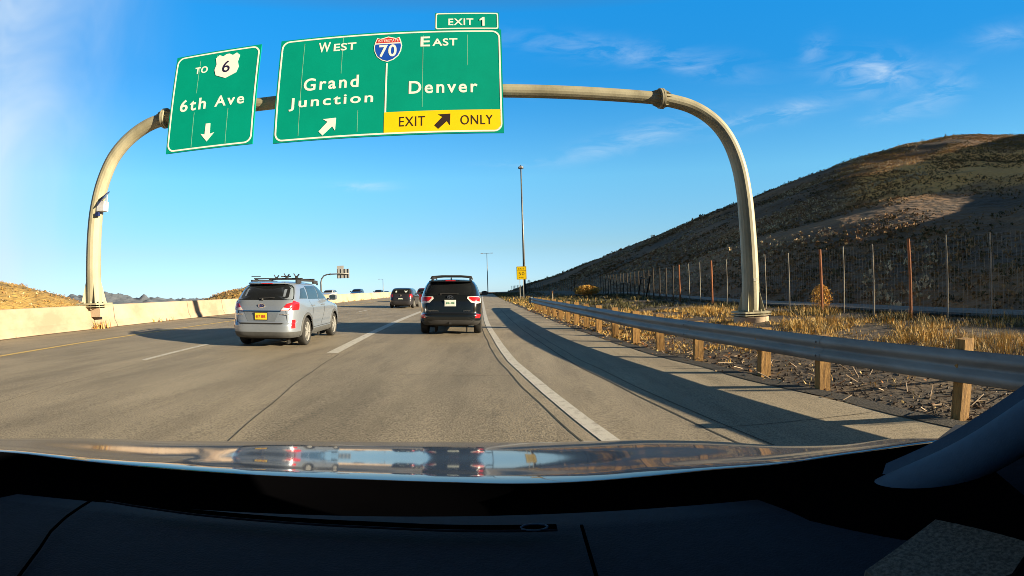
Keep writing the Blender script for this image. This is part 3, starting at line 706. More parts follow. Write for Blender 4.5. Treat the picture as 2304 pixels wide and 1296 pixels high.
s2 = empty('highway_sign', GA, (0, 0, GY), 'large green overhead sign for Grand Junction and Denver, with EXIT 1 tab and yellow strip', 'sign')
sign_panel(s2, 7.46, 6.12, 14.68, 9.70, seams=((8.3, 6.3, 9.5), (9.6, 8.3, 9.6), (10.2, 6.3, 7.0), (12.2, 7.0, 9.5), (13.6, 8.4, 9.5)))
for t_, v in (('W', (8.99, 9.295, .40, .36)), ('EST', (9.67, 9.255, .74, .27)), ('E', (12.264, 9.28, .30, .36)), ('AST', (12.885, 9.24, .79, .27)), ('Grand', (9.287, 8.0, 1.8, .43)), ('Junction', (9.3, 7.36, 2.74, .44)), ('Denver', (12.838, 7.67, 2.12, .43))):
    glyphs(t_, *v, M_, M_sw, s2, bold=.016, space=1.05 if len(t_) < 4 else 1.25)
mb = MB(); mb.box((11.065, Yp - .003, 7.68), (.05, .005, 1.75)); mb.build('divider', M_sw, s2)
mb = MB(); arrow(mb, 9.277, 6.56, .68, -math.pi / 4, Yp - .008, Yp - .001); mb.build('arrow', M_sw, s2, fix=True)
mb = MB(); pr = rrect(11.03, 6.16, 14.60, 6.88, .2); pr = [(11.03, 6.88), (11.03, 6.215)] + [(14.4 + .2 * math.sin(rad(a)), 6.415 - .2 * math.cos(rad(a))) for a in range(0, 91, 15)] + [(14.60, 6.88)]
mb.prism(pr, Yp - .006, Yp - .0005); yl = mb.build('exit_only_strip', M_sy, s2, fix=True)
glyphs('EXIT', 11.90, 6.55, .79, .31, Yp - .008, M_sb, yl, bold=.0, space=1.1); glyphs('ONLY', 13.86, 6.55, .98, .31, Yp - .008, M_sb, yl, bold=.0, space=1.1)
mb = MB(); arrow(mb, 12.85, 6.55, .6, -math.pi / 4, Yp - .012, Yp - .005); mb.build('arrow', M_sb, yl, fix=True)
ih = [(0, -.5), (.2, -.43), (.38, -.28), (.47, -.08), (.5, .12), (.46, .3), (.4, .46), (.28, .42), (.14, .46), (0, .5), (-.14, .46), (-.28, .42), (-.4, .46), (-.46, .3), (-.5, .12), (-.47, -.08), (-.38, -.28), (-.2, -.43)]
S = lambda pts, k: [(11.078 + p[0] * .9 * k, 9.06 + p[1] * .92 * k) for p in pts]
mb = MB(); mb.prism(S(ih, 1), Yp - .009, Yp - .001); sh = mb.build('route_shield', M_sw, s2, fix=True)
lo_ = [(0, -.5), (.2, -.43), (.38, -.28), (.47, -.08), (.5, .12), (.478, .22), (-.478, .22), (-.5, .12), (-.47, -.08), (-.38, -.28), (-.2, -.43)]
hi_ = [(.47, .27), (.4, .46), (.28, .42), (.14, .46), (0, .5), (-.14, .46), (-.28, .42), (-.4, .46), (-.47, .27)]
mb = MB(); mb.prism(S(lo_, .93), Yp - .012, Yp - .008); mb.build('blue_field', M_sblue, sh, fix=True)
mb = MB(); mb.prism(S(hi_, .93), Yp - .012, Yp - .008); mb.build('red_crown', M_sred, sh, fix=True)
glyphs('70', 11.08, 9.0, .56, .44, Yp - .013, M_sw, sh, 'numeral', bold=.02); glyphs('INTERSTATE', 11.08, 9.365, .66, .09, Yp - .013, M_sw, sh, bold=.0)
mb = MB(); mb.box((13.585, Yp + .025, 10.02), (2.06, .05, .66)); tab = mb.build('exit_tab', M_green, s2)
mb = MB(); ring(mb, rrect(12.58, 9.72, 14.59, 10.33, .06, 3), rrect(12.62, 9.76, 14.55, 10.29, .04, 3), Yp - .006, Yp + .001); mb.build('border', M_sw, tab, fix=True)
for q in (12.9, 14.2): mb = MB(); mb.box((q, Yp + .08, 9.9), (.06, .05, .8)); mb.build('mounting_bracket', M_back, tab)
glyphs('EXIT', 13.39, 9.99, .8, .25, M_, M_sw, tab, bold=.015, space=1.1); mb = MB(); mb.prism([(14.08, 9.83), (14.15, 9.83), (14.15, 10.16), (14.09, 10.16), (13.99, 10.08), (13.99, 10.03), (14.08, 10.07)], Yp - .014, Yp - .001); mb.build('lettering', M_sw, tab, fix=True)
# ---------------------------------------------------------------- poles and small signs
M_lp = mat('lamp_pole_steel', (.2, .2, .2), (.14, .14, .14), 2, .5, metal=.5); M_lh = mat('lamp_housing', (.3, .3, .32), None, 3, .5)
def pol(a, d): return d * math.sin(rad(a)), d * math.cos(rad(a))
def z_at(e, d): return CAM_H + d * math.tan(rad(e))
x, y = pol(1.38, 118); zt = z_at(13.37, 118)
hm = empty('high_mast_light', (x, y, .3), (0, 0, 0), 'very tall thin high-mast light pole behind the yellow speed sign', 'light pole')
mb = MB(); mb.tube([(0, 0, -1), (0, 0, zt - .3)], [.3, .14], 10); mb.build('pole', M_lp, hm, smooth=True)
mb = MB(); mb.tube([(0, 0, zt - 1.0), (0, 0, zt - .6)], .5, 12); mb.build('ring', M_lh, hm)
for k in range(6):
    th = k * math.pi / 3; l = MB(); l.box((math.cos(th) * .45, math.sin(th) * .45, zt - .9), (.3, .3, .4)); l.build('lamp', M_lh, hm)
def lamp_post(a, d, et, arms, label):
    x, y = pol(a, d); zt = z_at(et, d); z0 = min(.5, zg(x, y)); t = empty('street_lamp', (x, y, z0), (0, 0, 0), label, 'street lamp')
    mb = MB(); mb.tube([(0, 0, -1), (0, 0, zt - z0)], [.16, .09], 8); mb.build('pole', M_lp, t, smooth=True)
    for s in arms:
        mb = MB(); mb.bar((0, 0, zt - z0 - .1), (s * 1.1, 0, zt - z0 + .05), .08); mb.build('arm', M_lp, t)
        mb = MB(); mb.box((s * 1.5, 0, zt - z0 + .02), (.8, .35, .16)); mb.build('lamp', M_lh, t)
lamp_post(-2.64, 160, 3.87, (-1, 1), 'thin double-headed street lamp standing at the crest above the black SUV')
lamp_post(-14.07, 205, 1.38, (-1,), 'small distant street lamp left of the dark hatchback')
# far cantilever sign seen from behind
x, y = pol(-20.85, 150); fg = empty('sign_gantry', (x, y, 0), (0, 0, .1), 'small distant cantilever gantry with the back of its sign showing', 'gantry')
zt = z_at(2.05, 150); mb = MB()
pth = [(0, 0, -1), (0, 0, zt - 2.2), (.25, 0, zt - 1.2), (.9, 0, zt - .4), (1.9, 0, zt - .05), (3.1, 0, zt), (8.2, 0, zt + .05)]
mb.tube(pth, [.24, .22, .21, .2, .19, .18, .17], 10); mb.build('post', M_lp, fg, smooth=True)
mb = MB(); mb.tube([(2.7, 0, zt), (2.85, 0, zt)], .32, 12); mb.build('flange', M_lp, fg)
fs_ = empty('highway_sign', (x, y, 0), (0, 0, .1), 'distant overhead sign seen from its grey back', 'sign')
mb = MB(); mb.box((6.5, .35, zt + .05), (3.6, .06, 2.6)); mb.box((5.7, .35, zt + 1.85), (2.0, .06, .9)); mb.build('panel', mat('far_sign_back', (.42, .42, .42), (.34, .34, .35), 2, .6), fs_)
for q in (4.9, 5.9, 7.0, 8.0): mb = MB(); mb.box((q, .25, zt + .1), (.12, .1, 2.6)); mb.build('mounting_bracket', M_lp, fs_)
# advisory speed sign
x, y = pol(1.09, 68); z0 = zfence(y) - .05; es = empty('speed_sign', (x, y, z0), (0, 0, -.02), 'yellow EXIT 50 M.P.H. sign on two thin posts', 'sign')
zb, zt = z_at(.9, 68) - z0, z_at(2.33, 68) - z0
mb = MB(); mb.box((0, 0, (zb + zt) / 2), (1.28, .03, zt - zb)); pn = mb.build('panel', M_sy, es)
mb = MB(); ring(mb, rrect(-.61, zb + .03, .61, zt - .03, .05, 2), rrect(-.575, zb + .065, .575, zt - .065, .04, 2), -.022, -.014); mb.box((0, -.018, zt - .56), (1.16, .01, .035)); mb.build('border', M_sb, es, fix=True)
glyphs('EXIT', 0, zt - .3, .72, .22, -.018, M_sb, es, bold=-.012); glyphs('50', 0, zb + .76, .74, .44, -.018, M_sb, es, bold=-.01); glyphs('M.P.H.', 0, zb + .25, .56, .13, -.018, M_sb, es, bold=-.012)
for s in (-.25, .22): mb = MB(); mb.box((s, .03, (zb + .3) / 2 - .3), (.08, .05, zb + 1)); mb.build('post', mat('sign_post_white', (.6, .6, .56)), es)
x, y = pol(4.41, 40); z0 = zg(x, y); dl = empty('delineator_post', (x, y, z0), (0, 0, 0), 'slim pale delineator post with red top behind the guardrail end', 'post')
mb = MB(); mb.box((0, 0, .45), (.08, .03, 1.1)); mb.build('post', mat('delineator', (.5, .42, .3)), dl); mb = MB(); mb.box((0, 0, 1.08), (.1, .035, .2)); mb.build('reflector', M_rust, dl)
# ---------------------------------------------------------------- cars
M_glass = mat('tinted_glass', (.012, .014, .016), (.01, .011, .013), 2, .04, spec=.6); M_glass2 = mat('side_glass', (.03, .045, .06), None, 2, .03, spec=.8)
M_tyre = mat('tyre_rubber', (.025, .024, .024), (.018, .018, .018), 12, .85, bump=.2); M_rim = mat('alloy_rim', (.7, .7, .68), (.55, .55, .54), 5, .3, metal=.6)
M_blackp = mat('black_plastic', (.03, .03, .032), (.022, .022, .024), 12, .6); M_under = mat('underbody_black', (.008, .008, .008), None, 5, .9)
M_chrome = mat('chrome', (.8, .8, .82), None, 4, .15, metal=1); M_red = mat('tail_lens_red', (.65, .015, .02), (.5, .01, .015), 20, .15, coat=1); M_clear = mat('lens_clear', (.75, .72, .7), (.6, .55, .55), 20, .15, coat=1)
M_cream = mat('plate_white', (.75, .78, .74), None, 4, .5); M_pyel = mat('plate_yellow', (.9, .62, .03), None, 4, .5); M_pgreen = mat('plate_green', (.05, .25, .12), None, 4, .5); M_pred = mat('plate_red', (.5, .06, .04), None, 4, .5)
def paint(name, c, rough=.28, metal=.4): return mat(name, c, tuple(v * .96 for v in c), 3, rough, metal=metal, coat=.8)
def pchip(tab, x):
    if x <= tab[0][0]: return tab[0][1]
    if x >= tab[-1][0]: return tab[-1][1]
    n = len(tab)
    for i in range(n - 1):
        if x <= tab[i + 1][0]: break
    def d(j): return (tab[j + 1][1] - tab[j][1]) / (tab[j + 1][0] - tab[j][0])
    def m(j):
        if j == 0 or j == n - 1: return d(0) if j == 0 else d(n - 2)
        a, b = d(j - 1), d(j); return 0 if a * b <= 0 else 2 * a * b / (a + b)
    h = tab[i + 1][0] - tab[i][0]; t = (x - tab[i][0]) / h
    return (2*t**3-3*t*t+1)*tab[i][1] + (t**3-2*t*t+t)*h*m(i) + (-2*t**3+3*t*t)*tab[i+1][1] + (t**3-t*t)*h*m(i+1)
class Car:
    def __init__(s, keys, n=6.5, hw=.9, hl=2.35):
        s.hwt = [(k[0], k[1]) for k in keys]; s.yrt = [(k[0], k[2]) for k in keys]; s.yft = [(k[0], k[3]) for k in keys]
        s.zmin, s.zmax = keys[0][0], keys[-1][0]
        pts = []; N = 4000
        for i in range(N + 1):
            th = -math.pi / 2 + math.pi * i / N * 2
            c, sn = math.cos(th), math.sin(th)
            pts.append((math.copysign(abs(c) ** (2 / n), c), math.copysign(abs(sn) ** (2 / n), sn)))
        L = [0]
        for a, b in zip(pts, pts[1:]): L.append(L[-1] + math.hypot((b[0] - a[0]) * hw, (b[1] - a[1]) * hl))
        s.pts, s.L, s.T = pts, L, L[-1]
        import bisect; s.bs = bisect.bisect
    def unit(s, p):
        p = p % s.T; i = min(max(s.bs(s.L, p), 1), len(s.L) - 1); a, b = s.L[i - 1], s.L[i]; t = (p - a) / (b - a or 1)
        A, B = s.pts[i - 1], s.pts[i]; return A[0] + (B[0] - A[0]) * t, A[1] + (B[1] - A[1]) * t
    def S(s, p, z):
        ux, uy = s.unit(p); hw, yr, yf = pchip(s.hwt, z), pchip(s.yrt, z), pchip(s.yft, z)
        return Vector((ux * hw, (yr + yf) / 2 + uy * (yf - yr) / 2, z))
    def N(s, p, z):
        a = s.S(p + .01, z) - s.S(p - .01, z); b = s.S(p, min(z + .008, s.zmax)) - s.S(p, z - .008); return a.cross(b).normalized()
    def P(s, p, z, off): return s.S(p, z) + s.N(p, z) * off
    def pX(s, x, z):                      # on the rear, from -x to x
        hw = pchip(s.hwt, z); u = min(abs(x) / hw, .9995); lo, hi = 0, s.T * .25
        for _ in range(30):
            m = (lo + hi) / 2
            if s.unit(m)[0] < u: lo = m
            else: hi = m
        return lo if x >= 0 else -lo
    def pY(s, y, z, side=1):
        yr, yf = pchip(s.yrt, z), pchip(s.yft, z); u = (y - (yr + yf) / 2) / ((yf - yr) / 2); u = max(-.9995, min(.9995, u)); lo, hi = 0, s.T * .5
        for _ in range(30):
            m = (lo + hi) / 2
            if s.unit(m)[1] < u: lo = m
            else: hi = m
        return lo * side
    def patch(s, name, out, off, m, parent, depth=.02, rings=4, smooth=True, res=.05):
        """out: list of (p, z)"""
        o2 = []
        for a, b in zip(out, out[1:] + out[:1]):
            n = max(1, int(math.hypot(b[0] - a[0], b[1] - a[1]) / res)); o2 += [(a[0] + (b[0] - a[0]) * k / n, a[1] + (b[1] - a[1]) * k / n) for k in range(n)]
        cx_, cz = sum(q[0] for q in o2) / len(o2), sum(q[1] for q in o2) / len(o2); n = len(o2)
        vs = [s.P(cx_, cz, off)]; fs = []
        for r_ in range(1, rings + 1):
            k = r_ / rings; vs += [s.P(cx_ + (q[0] - cx_) * k, cz + (q[1] - cz) * k, off) for q in o2]
        vs += [s.P(q[0], q[1], off - depth) for q in o2]
        for j in range(n):
            j2 = (j + 1) % n; fs.append((0, 1 + j, 1 + j2))
            for r_ in range(rings): fs.append((1 + r_ * n + j, 1 + (r_ + 1) * n + j, 1 + (r_ + 1) * n + j2, 1 + r_ * n + j2))
        mb = MB(); mb.add(vs, fs); o = mb.build(name, m, parent, fix=False)
        bm = bmesh.new(); bm.from_mesh(o.data); bmesh.ops.recalc_face_normals(bm, faces=bm.faces)
        f = max(bm.faces, key=lambda f: f.calc_area())
        bm.verts.ensure_lookup_table()
        if bm.verts[0].normal.dot(s.N(cx_, cz)) < 0:
            for f in bm.faces: f.normal_flip()
        for f in bm.faces: f.smooth = smooth
        for e in bm.edges:
            if len(e.link_faces) == 2 and e.calc_face_angle(0) > .7: e.smooth = False
        bm.to_mesh(o.data); bm.free(); return o
    def line(s, mb, path, w, off, mi=0):
        pts = []
        for a, b in zip(path, path[1:]):
            n = max(1, int(math.hypot(b[0] - a[0], b[1] - a[1]) / .06)); pts += [(a[0] + (b[0] - a[0]) * k / n, a[1] + (b[1] - a[1]) * k / n) for k in range(n)]
        pts.append(path[-1]); rows = []
        for i, q in enumerate(pts):
            a, b = pts[max(i - 1, 0)], pts[min(i + 1, len(pts) - 1)]; dx, dz = b[0] - a[0], b[1] - a[1]; l = math.hypot(dx, dz) or 1; nx, nz = -dz / l * w / 2, dx / l * w / 2
            rows.append([s.P(q[0] + nx, q[1] + nz, off), s.P(q[0] - nx, q[1] - nz, off)])
        mb.grid(rows, mi)
    def body(s, m_paint, m_low, zlow, wheels, ra, parent, NP=260, dz=.035):
        zs = frange(s.zmin, s.zmax - .1, dz) + [s.zmax - .08, s.zmax - .06, s.zmax - .045, s.zmax - .03, s.zmax - .018, s.zmax - .008, s.zmax]
        zs.append(zlow); zs = sorted(set(zs))
        vs = []; fs = []; mi = []
        for z in zs:
            for k in range(NP): vs.append(s.S(s.T * k / NP, z))
        for v in vs:
            if abs(v.x) > .5:
                for wy_, wz in wheels:
                    d = math.hypot(v.y - wy_, v.z - wz)
                    if ra - .03 < d < ra + .028 and v.z > s.zmin + .001: v.y = wy_ + (v.y - wy_) * ra / d; v.z = wz + (v.z - wz) * ra / d
        for i in range(len(zs) - 1):
            for k in range(NP):
                q = (i * NP + k, i * NP + (k + 1) % NP, (i + 1) * NP + (k + 1) % NP, (i + 1) * NP + k)
                c = sum((vs[a] for a in q), Vector()) / 4
                if abs(c.x) > .5 and any(math.hypot(c.y - a, c.z - b) < ra - .004 for a, b in wheels): continue
                fs.append(q); mi.append(1 if (zs[i] + zs[i + 1]) / 2 < zlow else 0)
        fs.append(tuple((len(zs) - 1) * NP + k for k in range(NP))); mi.append(0)
        mb = MB(); mb.v = [tuple(v) for v in vs]; mb.f = fs; mb.m = mi
        o = mb.build('body', [m_paint, m_low], parent); smooth_angle(o, 40)
        u = MB()
        hw = pchip(s.hwt, zlow) - .03; yf, yr = pchip(s.yft, s.zmin), pchip(s.yrt, s.zmin)
        u.box((0, (yr + yf) / 2, s.zmin + .05), (hw * 1.36, yf - yr - .25, .1))
        u.tube([(.35, .25, s.zmin - .01), (.35, 1.2, s.zmin + .0)], .04, 8); u.box((0, .5, s.zmin - .0), (hw * 1.2, .35, .1)); u.box((-.2, .95, s.zmin), (.5, .3, .14))
        for wy_, wz in wheels:
            for sd_ in (-1, 1):
                rows = []
                for k in range(13):
                    th = rad(-15 + 210 * k / 12); rows.append([(sd_ * (hw - .0), wy_ + math.cos(th) * ra, wz + math.sin(th) * ra), (sd_ * .5, wy_ + math.cos(th) * ra, wz + math.sin(th) * ra)])
                u.grid(rows); u.box((sd_ * .48, wy_, wz + .1), (.04, ra * 2, ra * 1.9))
        u.build('underbody', M_under, parent)
        return o
def wheel(parent, x, y, r_, side, w=.215, spokes=5):
    t = MB(); n = 32; pr = [(-w / 2, r_ * .7), (-w / 2 * 1.02, r_ * .9), (-w * .42, r_ * .975), (-w * .3, r_), (w * .3, r_), (w * .42, r_ * .975), (w / 2 * 1.02, r_ * .9), (w / 2, r_ * .7), (w * .3, r_ * .66)]
    rows = [[(px, math.cos(2 * math.pi * k / n) * pr_, math.sin(2 * math.pi * k / n) * pr_) for px, pr_ in pr] for k in range(n + 1)]
    t.grid(rows); o = t.build('wheel', M_tyre, parent, smooth=True, fix=True); o.location = (x, y, r_)
    m = MB(); xo = side * w * .36; R1 = r_ * .7
    rows = [[(xo + side * .02, math.cos(2 * math.pi * k / 24) * R1, math.sin(2 * math.pi * k / 24) * R1), (xo + side * .015, math.cos(2 * math.pi * k / 24) * R1 * .9, math.sin(2 * math.pi * k / 24) * R1 * .9), (xo - side * .09, math.cos(2 * math.pi * k / 24) * R1 * .88, math.sin(2 * math.pi * k / 24) * R1 * .88)] for k in range(25)]
    m.grid(rows); m.tube([(xo - side * .02, 0, 0), (xo + side * .01, 0, 0)], R1 * .2, 12)
    for k in range(spokes):
        for d in (-.13, .13):
            th = 2 * math.pi * k / spokes; a = Vector((xo, math.cos(th) * R1 * .12, math.sin(th) * R1 * .12)); b = Vector((xo + side * .005, math.cos(th + d) * R1 * .93, math.sin(th + d) * R1 * .93)); m.bar(a, b, .045, .03)
    m.build('rim', M_rim, o, fix=True)
    m = MB(); m.tube([(xo - side * .1, 0, 0), (xo - side * .09, 0, 0)], R1 * .9, 20); m.build('brake_disc', M_under, o)
    return o
def mirror(c, parent, x, y, z, side, m_cap):
    mb = MB(); n = 10; rows = []
    for i in range(7):
        t = i / 6; k = (1 - (2 * t - 1) ** 2 * .35) * (1 if i else .97); rows.append([(x + side * (.02 + .22 * t), y + math.cos(2 * math.pi * j / n) * .06 * k + (.0), z + math.sin(2 * math.pi * j / n) * .085 * k) for j in range(n + 1)])
    mb.grid(rows); e = rows[-1][:-1]; mb.add(e, [tuple(range(n))]); mb.bar((x - side * .06, y + .02, z - .05), (x + side * .06, y, z - .05), .05)
    o = mb.build('mirror', m_cap, parent, smooth=True, fix=True)
    g = MB(); g.box((x + side * .13, y - .062, z), (.17, .006, .12)); g.build('mirror_glass', M_glass2, o)
def plate(parent, x, y, z, m, txt, m_txt, frame=M_blackp, w=.31, h=.155, rot=0):
    f = MB(); f.box((x, y, z), (w + .035, .014, h + .035)); o = f.build('licence_plate', frame, parent)
    g = MB(); g.box((x, y - .009, z), (w, .006, h)); g.build('plate_face', m, o)
    glyphs(txt, x, z - .005, w * .82, h * .42, y - .013, m_txt, o, bold=.02); return o
# ---- silver wagon
def wagon():
    c = Car([(.24, .83, .1, 4.66), (.3, .875, .03, 4.75), (.42, .9, .0, 4.79), (.56, .9, .0, 4.79), (.6, .905, .045, 4.76), (.78, .905, .06, 4.72), (.9, .9, .08, 4.6), (.98, .885, .1, 4.2), (1.04, .87, .125, 3.75), (1.1, .85, .16, 3.5), (1.14, .832, .2, 3.42), (1.3, .775, .36, 3.12), (1.45, .7, .53, 2.78), (1.52, .64, .63, 2.55), (1.56, .55, .75, 2.3), (1.58, .42, 1.0, 2.0), (1.588, .2, 1.4, 1.75)])
    t = empty('station_wagon', (0, 0, 0), (0, 0, 0), 'silver station wagon with roof bars and a yellow plate, driving ahead on the left', 'car')
    P = paint('silver_paint', (.3, .35, .43), .3, .5); low = mat('grey_cladding', (.075, .078, .082), (.055, .058, .06), 8, .65)
    W = [(.98, .345), (3.72, .345)]; c.body(P, low, .385, W, .41, t)
    for y in (.98, 3.72):
        for sd_ in (-1, 1): wheel(t, sd_ * .79, y, .345, sd_)
    X = lambda x, z: (c.pX(x, z), z)
    Y = lambda y, z, sd_=1: (c.pY(y, z, sd_), z)
    rw = [X(-.74, 1.16), X(-.72, 1.13), X(.72, 1.13), X(.74, 1.16), X(.66, 1.42), X(.6, 1.48), X(.3, 1.505), X(-.3, 1.505), X(-.6, 1.48), X(-.66, 1.42)]
    c.patch('rear_window', rw, .006, M_glass, t, res=.04)
    for sd_ in (-1, 1):
        a = [Y(.62, 1.16, sd_), Y(1.2, 1.15, sd_), Y(1.24, 1.43, sd_), Y(.9, 1.40, sd_)]; c.patch('side_window', a if sd_ > 0 else a[::-1], .006, M_glass2, t)
        a = [Y(1.27, 1.14, sd_), Y(2.16, 1.13, sd_), Y(2.16, 1.47, sd_), Y(1.36, 1.465, sd_)]; c.patch('side_window', a if sd_ > 0 else a[::-1], .006, M_glass2, t)
        a = [Y(2.22, 1.13, sd_), Y(3.22, 1.125, sd_), Y(2.75, 1.40, sd_), Y(2.6, 1.455, sd_), Y(2.22, 1.47, sd_)]; c.patch('side_window', a if sd_ > 0 else a[::-1], .006, M_glass2, t)
        k = [X(sd_ * .5, .885), X(sd_ * .58, .885), Y(.42, .9, sd_), Y(.5, 1.06, sd_), Y(.3, 1.11, sd_), X(sd_ * .78, 1.1), X(sd_ * .63, 1.04)]
        lamp = c.patch('taillight', k, .014, M_red, t, res=.03)
        k = [X(sd_ * .505, .889), X(sd_ * .67, .889), X(sd_ * .7, .935), X(sd_ * .56, .955)]; c.patch('reversing_lens', k, .017, M_clear, lamp, depth=.01)
        k = [X(sd_ * .75, .47), X(sd_ * .81, .47), X(sd_ * .805, .67), X(sd_ * .755, .67)]; c.patch('reflector', k, .008, M_red, t)
        mirror(c, t, sd_ * .9, 3.1, 1.16, sd_, P)
    # tailgate recess for the plate, chrome strip, lower groove
    c.patch('plate_recess', [X(-.46, .86), X(.46, .86), X(.36, .63), X(-.36, .63)], .003, mat('silver_shade', (.24, .28, .34), None, 3, .4, metal=.5), t)
    g = MB(); c.line(g, [X(-.5, .875), X(.5, .875)], .022, .016); g.build('chrome_strip', M_chrome, t)
    g = MB(); c.line(g, [X(-.5, .862), X(.5, .862)], .012, .005); c.line(g, [X(-.62, .9), X(-.66, .62), X(-.55, .59), X(.55, .59), X(.66, .62), X(.62, .9)], .014, .003); c.line(g, [X(-.55, .585), X(.55, .585)], .03, .004)
    for sd_ in (-1, 1):
        for y, z0_ in ((1.3, .52), (2.19, .42), (3.2, .42)): c.line(g, [Y(y, z0_, sd_), Y(y, 1.12, sd_)], .011, .003)
        c.line(g, [Y(1.35, .42, sd_), Y(3.3, .42, sd_)], .012, .003)
    g.build('panel_gap', M_under, t)
    for sd_ in (-1, 1):
        for y in (1.5, 2.45): g = MB(); g.box(c.P(c.pY(y, .97, sd_), .97, .025), (.03, .2, .035)); g.build('door_handle', P, t)
    for sd_ in (-1, 1):           # arch flares and sills
        for wy_, wz in W:
            g = MB(); rows = []
            for k in range(17):
                th = rad(-8 + 196 * k / 16); y_, z_ = wy_ + math.cos(th), wz
                row = []
                for rr in (.405, .47): yy, zz = wy_ + math.cos(th) * rr, max(c.zmin + .01, wz + math.sin(th) * rr); row.append(c.P(c.pY(yy, zz, sd_), zz, .02))
                q = c.P(c.pY(wy_ + math.cos(th) * .47, max(.26, wz + math.sin(th) * .47), sd_), max(.26, wz + math.sin(th) * .47), -.005); row.append(q)
                rows.append(row)
            g.grid(rows); g.build('arch_flare', low, t, smooth=True)
    b = c.S(0, .745); plate(t, 0, b.y - .012, .755, M_pyel, '417 SBR', M_pred)
    e = MB(); n = 24; b = c.S(0, 1.0)
    for k in range(n):
        a0, a1 = 2 * math.pi * k / n, 2 * math.pi * (k + 1) / n; e.bar((math.cos(a0) * .085, b.y - .015, 1.0 + math.sin(a0) * .045), (math.cos(a1) * .085, b.y - .015, 1.0 + math.sin(a1) * .045), .012)
    em = e.build('emblem', M_chrome, t); e = MB(); e.tube([(0, b.y - .008, 1.0), (0, b.y - .013, 1.0)], .042, 12); e.v = [(v[0] * 2, v[1], v[2]) for v in e.v]; eb = e.build('emblem_field', mat('badge_navy', (.01, .02, .12)), em)
    e = MB()
    for sx_, sz, s_ in ((-.045, .01, .014), (.0, .018, .009), (.03, .012, .009), (.045, -.01, .009), (.01, -.015, .009), (.02, .0, .008)): e.box((sx_, b.y - .016, 1.0 + sz), (s_, .004, s_), Euler((0, .78, 0)).to_matrix())
    e.build('stars', M_chrome, em)
    b = c.S(c.pX(.55, .8), .8); glyphs('OUTBACK', .6, .8, .24, .03, b.y - .012, M_chrome, t, 'lettering'); glyphs('SUBARU', -.58, .8, .2, .03, b.y - .012, M_chrome, t, 'lettering')
    g = MB(); c.line(g, [(c.pX(-.1, 1.15), 1.15), (c.pX(.3, 1.17), 1.17)], .02, .03); g.tube([(-.02, .17, 1.12), (-.02, .2, 1.16)], .03, 8); g.build('wiper', M_blackp, t)
    g = MB(); rows = [[(x, c.S(0, 1.52).y - .16 + .1 * (x / .55) ** 2, 1.545), (x, c.S(0, 1.52).y + .1, 1.575)] for x in frange(-.55, .55, .1)]; g.grid(rows); rows = [[(x, c.S(0, 1.52).y - .16 + .1 * (x / .55) ** 2, 1.515), (x, c.S(0, 1.52).y - .16 + .1 * (x / .55) ** 2, 1.545)] for x in frange(-.55, .55, .1)]; g.grid(rows)
    rows = [[(x, c.S(0, 1.52).y + .05, 1.5), (x, c.S(0, 1.52).y - .16 + .1 * (x / .55) ** 2, 1.515)] for x in frange(-.55, .55, .1)]; g.grid(rows)
    sp = g.build('spoiler', P, t, smooth=False); g = MB(); g.box((0, c.S(0, 1.52).y - .163, 1.53), (.3, .008, .018)); g.build('brake_light', M_red, sp)
    for sd_ in (-1, 1):           # raised rails, cross bars with ski carrier
        g = MB(); ys_ = [.95, 1.02, 1.3, 2.4, 2.75, 2.85]; zz = [1.53, 1.59, 1.615, 1.615, 1.6, 1.52]
        for k in range(5): g.bar((sd_ * (.62 - .02 * k * 0), ys_[k], zz[k]), (sd_ * .62, ys_[k + 1], zz[k + 1]), .04, .05)
        g.box((sd_ * .62, 1.1, 1.58), (.05, .35, .09)); g.box((sd_ * .62, 2.6, 1.58), (.05, .4, .09)); g.build('roof_rail', M_blackp, t)
    for y in (1.25, 2.35):
        g = MB(); g.bar((-.68, y, 1.66), (.68, y, 1.66), .05, .028); g.box((-.62, y, 1.63), (.07, .08, .07)); g.box((.62, y, 1.63), (.07, .08, .07)); cb_ = g.build('cross_bar', M_blackp, t)
        for x_ in ((-.45,) if y > 2 else (.25, .52)):
            g = MB(); g.box((x_, y, 1.70), (.05, .12, .06)); g.bar((x_ - .03, y - .02, 1.72), (x_ - .07, y - .04, 1.79), .025); g.bar((x_ + .03, y - .02, 1.72), (x_ + .08, y - .04, 1.77), .025); g.build('rack_clamp', M_blackp, cb_)
    g = MB(); g.bar((.1, 1.2, 1.71), (.35, 1.3, 1.72), .04, .03); g.build('rack_tray', M_blackp, t)
    g = MB(); g.bar((-.75, 1.22, 1.72), (-.5, 1.25, 1.72), .03, .02); g.build('rack_tray', M_blackp, t)
    return t, c
